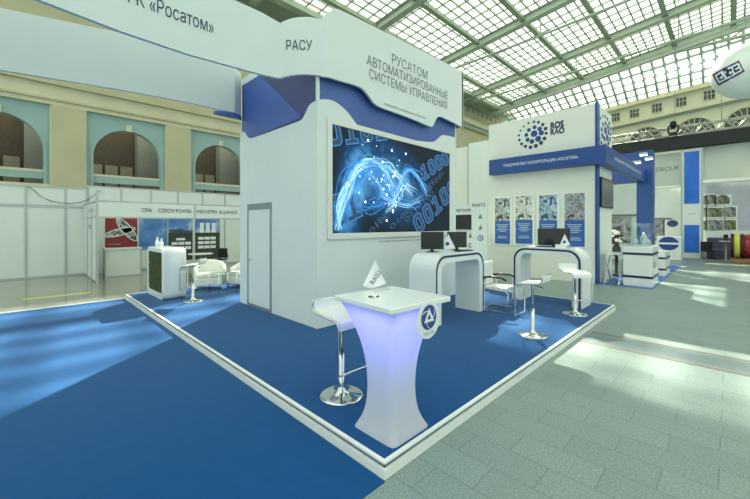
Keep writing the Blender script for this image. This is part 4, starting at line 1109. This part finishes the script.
dots = [(275,210,20),(320,205,15),(300,242,18),(262,258,14),(235,248,13),(227,218,12),(243,187,12),(278,170,12),(310,180,14),(347,178,11),(350,208,9),(340,240,11),(318,267,12),(286,286,12),(252,295,11),(221,289,10),(197,274,9),(183,250,8),(180,221,7),(190,191,6),(210,165,6),(240,144,7),(274,136,8),(302,139,9),(329,153,10)]
m1, m2 = MB(), MB(); sc_ = 13.0/F/6.233*.98
for i, (x, y, r) in enumerate(dots):
    p = PX(490+x/6.233, 100+y/6.233, RX); R_ = r*sc_
    (m1 if i < 9 else m2).disc(p, YL, UP, R_, R_, (-.008, 0, 0), 16)
m1.build('logo_dots', 'logo_blue', ro); m2.build('logo_dots', 'ink', ro)
m1, m2 = MB(), MB()
for i, (x, y, r) in enumerate(dots):
    c = Vector((13.75+(x-265)*.0098, RY0, 4.97-(y-215)*.0062)); R_ = r*.0062
    (m1 if i < 9 else m2).disc(c, XR, UP, R_*1.5, R_, (0, -.008, 0), 14)
m1.build('logo_dots', 'logo_blue', ro); m2.build('logo_dots', 'ink', ro)
pa, pb = PX(550.5, 129.5, RX), PX(564, 126, RX)
text('lettering', 'ROS', pa, YL, UP, pa.y-pb.y, .24, 'ink', ro, .006, .06)
pa = PX(550.5, 135.5, RX)
text('lettering', 'RAO', pa, YL, UP, pa.y-pb.y+.02, .22, 'ink', ro, .006, .05)
# blue portal at the end of the arm, lintel and lamps
po = thing('blue_portal', 'dark blue portal frame with small spot lamps right of the dotted logo tower', 'portal', (20.2, 3.2, 0))
boxp('post', (19.6, 2.42, 0), (20.2, 3.00, 5.15), 'blue_band', po)
boxp('lintel', (19.65, 3.0, 3.78), (20.15, 6.2, 5.12), 'blue_band', po)
boxp('rear_post', (19.65, 6.2, 0), (20.15, 6.7, 5.12), 'blue_band', po)
def lamp(label, px, py, X):
    p = PX(px, py, X)
    t = thing('spot_lamp', label, 'lamp', p, 0, 'spot lamps on the blue portal')
    MB().tube([(.55, 0, .05), (0, 0, .05)], .03, 6).build('arm', 'alu', t, local=True)
    MB().box((-.12, -.14, 0), (.12, .14, .09)).build('head', 'alu', t, .01, local=True)
    MB().box((-.10, -.12, -.02), (.10, .12, 0)).build('glow', 'lampglow', t, local=True)
lamp('spot lamp on the blue portal, nearest the tower top', 643.5, 155, 19.05); lamp('spot lamp on the blue portal, above the portal post', 649, 159, 19.05); lamp('spot lamp on the blue portal, lowest over the lettered arm', 637, 163, 19.05)
tvp0, tvp1 = PY(600.5, 187, RY0-.03), PY(611.5, 208, RY0-.03)
t = thing('display_panel', 'dark display panel on the narrow side of the dotted logo tower', 'monitor', (13.8, RY0-.06, 2.5))
boxp('casing', (13.05, RY0-.07, 2.42), (14.65, RY0, 3.38), 'black', t, .005); boxp('screen', (13.10, RY0-.075, 2.47), (14.60, RY0-.07, 3.33), mat('grey_display', (.085, .085, .075), .2, noise=.4, nscale=1.2), t)
# posters on its front
pp = [(5.745, 6.326, 1.15, 2.85), (4.935, 5.535, 1.18, 2.89), (4.124, 4.709, 1.15, 2.87), (3.300, 3.892, 1.15, 2.88)]
labs = ['tall poster of white columns over blue text, first from the screen tower', 'tall poster of round white vessels over blue text, second from the screen tower', 'tall poster with misty blue sea picture, third from the screen tower', 'tall poster with orange and grey machinery picture, last from the screen tower']
for k, ((y0, y1, z0, z1), lb) in enumerate(zip(pp, labs)):
    t = thing('poster', lb, 'poster', (RX-.02, (y0+y1)/2, z0), 0, 'posters on the dotted logo tower')
    boxp('frame', (RX-.035, y0-.06, z0-.05), (RX, y1+.06, z1+.05), 'white_gloss', t)
    boxp('text_panel', (RX-.042, y0, z0), (RX-.035, y1, z0+.86), 'poster_blue', t)
    boxp('picture', (RX-.042, y0, z0+.86), (RX-.035, y1, z1), PH[k], t)
    mb = MB()
    for j in range(9):
        if j == 5 or j == 6: continue
        zz = z0+.70-j*.062; hw = (.22, .19, .15, .22, .12, 0, 0, .17, .20)[j]
        mb.box((RX-.045, (y0+y1)/2-hw, zz), (RX-.042, (y0+y1)/2+hw, zz+.020))
    mb.build('text_lines', 'inkline', t)
# blue stand carpet under the showcases
tag(boxp('stand_carpet', (12.85, 1.60, 0), (21.5, 2.92, .012), 'poster_blue'), 'bright blue carpet under the white showcases by the dotted logo tower', 'carpet')
# showcases
def showcase(name, label, x0, x1, y0, y1, zt_, lines, glass=None):
    t = thing(name, label, 'showcase', ((x0+x1)/2, (y0+y1)/2, .012), 0, 'white striped showcases')
    boxp('cabinet', (x0, y0, .012), (x1, y1, zt_), 'white_gloss', t, .01)
    for z in lines:
        mb = MB(); mb.box((x0-.008, y0-.008, z), (x1+.008, y1+.008, z+.07)); mb.build('navy_stripe', 'navy', t)
    if glass:
        g0, g1 = glass
        mb = MB()
        mb.add([(x0+.08, y0+.08, zt_), (x1-.08, y0+.08, zt_), (x1-.08, y1-.08, zt_), (x0+.08, y1-.08, zt_), (x0+.08, y0+.08, g1), (x1-.08, y0+.08, g1), (x1-.08, y1-.08, g1), (x0+.08, y1-.08, g1)],
               [(4, 5, 6, 7), (0, 1, 5, 4), (1, 2, 6, 5), (2, 3, 7, 6), (3, 0, 4, 7)]); mb.build('glass_case', 'glass', t)
    return t
t = showcase('showcase', 'white showcase with two navy stripes and a glass case of models on top', 13.10, 14.35, 1.63, 2.34, 1.20, (.26, .95), (1.2, 1.90))
boxp('rear_label', (13.4, 1.622, .55), (13.6, 1.63, .75), 'ink_grey', t)
for i, (x, y, h_, lb) in enumerate(((13.4, 2.1, .30, 'domed model inside the glass case, nearest the tower'), (13.65, 1.9, .42, 'tall spired model inside the glass case'), (13.95, 1.85, .22, 'low rounded model inside the glass case, farthest from the tower'))):
    tag(MB().lathe([(.14, 0), (.14, .04), (.05, .06), (.10, h_*.5), (.07, h_*.7), (.015, h_)], (x, y, 1.20), 14).build('model', 'exhibit'), lb, 'model', 'models in the showcase')
showcase('showcase', 'lower white showcase with navy stripes standing behind the glass topped one', 16.3, 17.7, 1.66, 2.25, .86, (.22, .62))
# trestle table
tt = thing('trestle_table', 'white folding table on crossed legs beside the dotted logo tower', 'folding table', (13.35, 2.62, .012))
boxp('table_top', (13.0, 2.40, .93), (14.0, 2.88, .96), 'white_gloss', tt)
for y in (2.45, 2.83):
    MB().tube([(13.05, y, .03), (13.95, y, .92)], .022, 8).build('leg', 'lip', tt); MB().tube([(13.95, y, .03), (13.05, y, .92)], .022, 8).build('leg', 'lip', tt)
    MB().tube([(13.0, y, .03), (14.0, y, .03)], .018, 8).build('foot_bar', 'lip', tt)
# vase of flowers
p = PX(616.5, 248, 15.4)
t = thing('flower_stand', 'black vase of white flowers on a dark stand behind the folding table', 'flower stand', (p.x, p.y, 0), 0)
MB().lathe([(.14, 0), (.14, .03), (.05, .06), (.05, .70), (.10, .74)], (0, 0, 0), 14).build('stand', 'black', t, local=True)
MB().lathe([(.08, .74), (.14, .85), (.13, 1.02), (.07, 1.12), (.10, 1.16)], (0, 0, 0), 16).build('vase', 'black', t, local=True)
mb = MB(); ml = MB()
for i in range(16):
    a, r, z = rnd.uniform(0, 6.28), rnd.uniform(.03, .28), rnd.uniform(1.25, 1.62)
    mb.ball((r*math.cos(a), r*math.sin(a), z), .06, 8, 6); ml.tube([(0, 0, 1.12), (r*.6*math.cos(a), r*.6*math.sin(a), (z+1.1)/2), (r*math.cos(a), r*math.sin(a), z)], .008, 5)
for i in range(22):
    a, r, z = rnd.uniform(0, 6.28), rnd.uniform(.1, .34), rnd.uniform(1.15, 1.5)
    ml.ball((r*math.cos(a), r*math.sin(a), z), (.07, .07, .03), 7, 5)
ml.build('foliage', 'leaf', t, local=True); mb.build('blossoms', 'flower', t, local=True)

# white partition walls seen through the portal
t = thing('portal_backdrop', 'pale wall with thin dark rail seen through the blue portal', 'display wall', (23, 4.2, 0))
boxp('panel', (23.0, 3.42, 0), (23.1, 7.0, 3.9), 'white', t)
boxp('rail', (22.94, 3.42, 2.32), (23.0, 5.2, 2.42), 'ink_grey', t)
boxp('grey_poster', (22.96, 3.75, .9), (23.0, 4.85, 2.30), PHG[1], t)

# ================================================================== GROUP STAND
GX = 27.
gs = thing('group_stand', 'large silver and white stand wall with purple bench and photo panels beyond', 'exhibition stand', (27.2, 2, 0))
boxp('upper_panel', (GX, 2.03, 4.15), (GX+.15, 6.2, 6.05), 'silver', gs)
boxp('ledge', (GX-.12, 2.03, 4.05), (GX+.1, 6.2, 4.15), 'lip', gs)
boxp('lower_panel', (GX+.5, 2.03, 0), (GX+.6, 6.2, 4.05), 'white', gs)
boxp('rail', (GX+.42, 2.5, 2.18), (GX+.5, 3.9, 2.28), 'ink_grey', gs)
boxp('cloud_panel', (GX, -6.5, 4.34), (GX+.15, 1.1, 6.2), 'silver', gs)
boxp('ledge', (GX-.35, -6.5, 4.16), (GX+.15, 1.1, 4.34), 'lip', gs)
boxp('mural_wall', (GX+.5, -6.5, 0), (GX+.6, 1.1, 4.16), 'lilac', gs)
boxp('mural_base', (GX+.46, -6.5, .5), (GX+.5, 1.1, 1.55), 'white', gs)
text('lettering', 'GROUP', PX(655.8, 172, GX), YL, UP, PX(655.8, 172, GX).y-PX(678.5, 172, GX).y, .26, 'ink_grey', gs, .01, .01)
blk = boxp('black_fascia', (GX-.5, -6.5, 6.22), (GX+.3, 6.2, 6.90), 'blackband', gs)
pi_ = thing('light_pillar', 'silver pillar with two blue light boxes on the far right stand', 'pillar', (GX, 1.6, 0))
boxp('column', (GX-.25, 1.10, 0), (GX+.3, 2.03, 6.15), 'white', pi_)
for z0, z1 in ((.30, 1.85), (3.05, 5.98)): boxp('light_box', (GX-.28, 1.25, z0), (GX-.25, 1.88, z1), 'blue_bright', pi_)
text('lettering', 'GROUP', (GX-.25, 1.72, 2.45), YL, UP, .32, .07, 'ink_grey', pi_, .006)
for y in (1.10, 1.98): boxp('edge_profile', (GX-.29, y, 0), (GX-.25, y+.05, 6.15), 'alu', pi_)
# photo panels
pn = [(703, 706.5, 196, 204), (707, 714.5, 195, 204), (716, 730, 196, 204), (703, 706, 208, 217), (707, 724, 208, 217), (726, 736, 207, 217), (703, 706, 220.5, 230), (707, 724, 220, 230.5), (726, 736, 220, 230)]
names = ['top row, beside the pillar', 'top row, middle', 'top row, arched', 'middle row, beside the pillar', 'middle row, wide', 'middle row, end', 'bottom row, beside the pillar', 'bottom row, wide', 'bottom row, end']
for k, (x0, x1, y0, y1) in enumerate(pn):
    a, b_ = PX(x0, y0, GX+.46), PX(x1, y1, GX+.46)
    t = thing('landscape_photo', 'landscape photo panel on the lilac wall, '+names[k], 'photo panel', (GX+.46, (a.y+b_.y)/2, b_.z), 0, 'photo panels on the lilac wall')
    if k == 2:
        n = 12; c = (a.y+b_.y)/2; hw = (a.y-b_.y)/2
        pts = [(GX+.47, c+hw*math.cos(PI*j/n), b_.z+.25+(a.z-b_.z-.2)*math.sin(PI*j/n)) for j in range(n+1)]
        MB().prism([(GX+.47, c+hw, b_.z)]+pts+[(GX+.47, c-hw, b_.z)], (-.03, 0, 0)).build('print', PHG[0], t)
    else: boxp('print', (GX+.44, b_.y, b_.z), (GX+.47, a.y, a.z), PHG[k % 2], t)
    boxp('backing', (GX+.47, b_.y-.06, b_.z-.06), (GX+.5, a.y+.06, a.z+.06), 'lip', t)
t = thing('bench', 'low dark purple bench along the lilac wall', 'bench', (GX-.3, -.5, 0))
boxp('seat', (GX-.35, -3.4, 0), (GX+.3, .95, .55), 'purple', t, .05); boxp('backrest', (GX+.3, -3.4, 0), (GX+.46, .95, 1.15), 'purple', t, .04)
p = PZ(720.5, 257.5, 0)
t = thing('bistro_table', 'small round white bistro table before the purple bench', 'table', (26.1, .19, 0))
MB().lathe([(.26, .98), (.26, 1.02)], (0, 0, 0), 20).build('table_top', 'white_gloss', t, local=True); MB().lathe([(.22, 0), (.22, .02), (.04, .05), (.04, .98)], (0, 0, 0), 14).build('pedestal', 'alu', t, local=True)
t = thing('potted_plant', 'small green plant on the round bistro table', 'plant', (26.1, .19, 1.02))
MB().lathe([(.07, 0), (.09, .12)], (0, 0, 0), 12).build('pot', 'black', t, local=True)
mb = MB()
for i in range(14):
    a = i*2.4; mb.ball((.06*math.cos(a), .06*math.sin(a), .16+.012*i), (.05, .05, .03), 7, 5)
mb.build('foliage', 'leaf', t, local=True)
t = thing('visitor_chair', 'black chair beside the light pillar of the far right stand', 'chair', (26.2, .88, 0), -1.3)
MB().box((-.24, -.24, .42), (.24, .24, .50)).build('seat', 'black', t, .02, local=True); MB().box((-.24, .20, .5), (.24, .26, .95)).build('backrest', 'black', t, .02, local=True)
for x in (-.21, .21):
    for y in (-.21, .21): MB().tube([(x, y, 0), (x, y, .43)], .015, 6).build('leg', 'black', t, local=True)
# red barrel exhibit on a wooden base
t = thing('barrel_exhibit', 'shiny red and yellow drum lying on a wooden base at the right edge', 'exhibit', (24.9, -.45, 0))
MB().box((24.5, -1.6, 0), (25.3, .05, .22)).build('wooden_base', 'wood', t, .03)
mb = MB(); mb2 = MB(); mk = MB()
c = Vector((24.9, -.1, .83))
def ycyl(m_, y0, y1, r):
    pts = [(c.x+r*math.cos(2*PI*k/28), y0, c.z+r*math.sin(2*PI*k/28)) for k in range(28)]; m_.prism(pts, (0, y1-y0, 0), True)
ycyl(mb, -1.55, .02, .56); mb.build('drum', 'redshiny', t)
for y in (.0, -.35, -.75): ycyl(mk, y-.08, y, .60)
mk.build('drum_hoop', 'black', t)
ycyl(mb2, -.30, -.10, .575); mb2.build('yellow_stripe', 'yellow', t)
# counter with oval logo in front of the stand
t = thing('logo_counter', 'white counter with a dark blue oval emblem before the silver stand', 'counter', (24.6, 2.5, 0))
a, b_ = PX(656.5, 236, 24.3), PX(681.5, 253, 24.3)
boxp('body', (24.3, b_.y, 0), (25.0, a.y, a.z), 'white_gloss', t, .02)
p = PX(668.5, 243.5, 24.295)
MB().disc(p, YL, UP, .42, .36, (-.01, 0, 0), 24).build('emblem', 'logo_blue', t)
MB().box((24.27, p.y-.42, p.z-.05), (24.284, p.y+.42, p.z+.05)).build('emblem_bar', 'ink_white', t)
p = PX(672.5, 223.5, GX+.45)
t = thing('roll_up', 'white poster with small blue oval emblem behind the logo counter', 'poster', (GX+.46, p.y, .8))
boxp('sheet', (GX+.44, p.y-.5, .9), (GX+.47, p.y+.42, 2.15), 'lip', t); MB().disc(p+Vector((-.02, 0, 0)), YL, UP, .26, .2, (-.01, 0, 0), 20).build('emblem', 'logo_blue', t)
p = PX(660, 224, GX+.45)
t = thing('photo_poster', 'reddish photo poster left of the white emblem poster', 'poster', (GX+.46, p.y, .8))
boxp('sheet', (GX+.44, p.y-.22, .9), (GX+.47, p.y+.40, 2.15), PH[3], t)
# lighting truss above the black fascia
tr = thing('lighting_truss', 'aluminium lattice truss running above the black fascia', 'truss', (GX-.2, 0, 6.9))
zA, zB = 7.0, 7.45; mb = MB()
for x, z in ((GX-.45, zA), (GX-.05, zA), (GX-.45, zB), (GX-.05, zB)): MB().tube([(x, 6.1, z), (x, -6.5, z)], .04, 6).build('chord', 'truss', tr)
y = 6.1; k = 0
while y > -6.4:
    for x in (GX-.45, GX-.05): mb.tube([(x, y, zA if k % 2 else zB), (x, y-.42, zB if k % 2 else zA)], .025, 5)
    mb.tube([(GX-.45, y, zB), (GX-.05, y-.42, zB)], .02, 5); y -= .42; k += 1
mb.build('lattice', 'truss', tr)
for y in (5.5, 2, -2): MB().tube([(GX-.25, y, 6.86), (GX-.25, y, zA)], .03, 5).build('bracket', 'truss', tr)
p = PX(674, 130, GX-.25)
t = thing('stage_light', 'black moving head stage light standing on the lattice truss', 'stage light', (GX-.62, p.y, 6.98))
boxp('base', (-.2, -.2, 0), (.2, .2, .14), 'black', t, .02, local=True)
for y in (-.22, .22): boxp('yoke', (-.06, y-.04, .14), (.06, y+.04, .55), 'black', t, .01, local=True)
MB().tube([(.05, 0, .45), (-.05, -.0, .50), (-.30, -.02, .62)], [.13, .17, .15], 12).build('head', 'black', t, local=True)

# ================================================================== BALLOON
BC = PD(753, 70.5, 18.)
ba = thing('airship_balloon', 'white airship balloon with a red and blue emblem hanging under the roof', 'balloon', BC)
ax = Vector((-1, .50, -.20)).normalized()
prof = [(.80*a_, .80*b_) for a_, b_ in ((2.02, .02), (1.98, .22), (1.88, .42), (1.68, .66), (1.38, .90), (1.0, 1.08), (.5, 1.19), (0, 1.22), (-.7, 1.16), (-1.4, .95), (-2.1, .62), (-2.6, .30), (-2.8, .02))]
up_ = UP-ax*UP.dot(ax); up_.normalize(); wv = ax.cross(up_)
mb = MB(); seg = 28
for s_, r in prof:
    for k in range(seg):
        a = 2*PI*k/seg; mb.v.append(ax*s_+(up_*math.cos(a)+wv*math.sin(a))*r)
for i in range(len(prof)-1):
    for k in range(seg):
        l = (k+1) % seg; mb.f.append((i*seg+k, i*seg+l, (i+1)*seg+l, (i+1)*seg+k)); mb.sm.append(True)
o = mb.build('envelope', 'balloon', ba, local=True); sm = o.modifiers.new('soft', 'SUBSURF'); sm.levels = 1; sm.render_levels = 2
for ang in (0, PI/2, PI, 3*PI/2):
    d = up_*math.cos(ang)+wv*math.sin(ang)
    MB().prism([ax*-1.3+d*.70, ax*-2.0+d*.25, ax*-2.4+d*.95, ax*-1.9+d*1.05], wv.cross(d) * .03 if abs(wv.cross(d).length) > .1 else up_*.03).build('fin', 'balloon', ba, local=True)
# emblem wraps the side facing the hall
def onskin(s_, ang, lift=.012):
    for (s0, r0), (s1, r1) in zip(prof[:-1], prof[1:]):
        if s1 <= s_ <= s0: r = r0+(r1-r0)*(s0-s_)/(s0-s1); break
    return ax*s_+(up_*math.cos(ang)+wv*math.sin(ang))*(r+lift)
def topx(p):
    q = BC+p; dep = (q.x+q.y)*S2; return CX+F*(q.x-q.y)*S2/dep, HY-F*(q.z-H)/dep
skin = []
for i in range(150):
    s_ = -.4+2.0*i/149
    for k in range(300):
        p = onskin(s_, 2*PI*k/300, 0); n_ = p-ax*p.dot(ax)
        if (n_.normalized()+ax*max(0, s_)*.6).dot(Vector((0, 0, H))-BC) < 0: continue
        x, y = topx(p)
        if 708 < x < 748 and 55 < y < 92: skin.append((x, y, p, n_.normalized()))
e0, e1 = Vector((716.5, 79.5)), Vector((740.5, 66.5)); ed = (e1-e0).normalized(); en = Vector((ed.y, -ed.x))
def decal(u0, u1, v0, v1, m, lift, name):
    V = []; n1, n2 = 10, 4
    for i in range(n1+1):
        for j in range(n2+1):
            t_ = e0.lerp(e1, u0+(u1-u0)*i/n1)+en*((v0+(v1-v0)*j/n2)*5.6)
            x, y, p, nn = min(skin, key=lambda q: (q[0]-t_.x)**2+(q[1]-t_.y)**2)
            V.append(p+(nn+ax*.4).normalized()*lift)
    MB().add(V, [(i*(n2+1)+j, i*(n2+1)+j+1, (i+1)*(n2+1)+j+1, (i+1)*(n2+1)+j) for i in range(n1) for j in range(n2)], True).build(name, m, ba, local=True)
decal(-.04, 1.04, -1.12, 1.12, 'redshiny', .012, 'emblem_border'); decal(0, 1, -1, 1, 'logo_blue', .018, 'emblem_border'); decal(.04, .96, -.74, .74, 'ink_white', .024, 'emblem_field')
for u in (.10, .38, .68):
    decal(u, u+.22, -.5, .5, 'ink', .030, 'emblem_letter'); decal(u+.07, u+.24, -.14, .14, 'ink_white', .035, 'emblem_counter')
MB().tube([ax*.3+up_*.96, Vector((.2, 0, zroof(0)-BC.z-.5))], .012, 5).build('cable', 'steel_dark', ba, local=True)
for px, lb in ((675, 'thin cable hanging from the roof above the stage light'), (721.5, 'thin cable hanging from the roof beside the balloon nose')):
    p = PX(px, 120, GX-.25)
    tag(MB().tube([(GX-.25, p.y, 7.4), (GX-.25, p.y, zroof(p.y)-.3)], .016, 5).build('hanging_cable', 'steel_dark'), lb, 'cable')
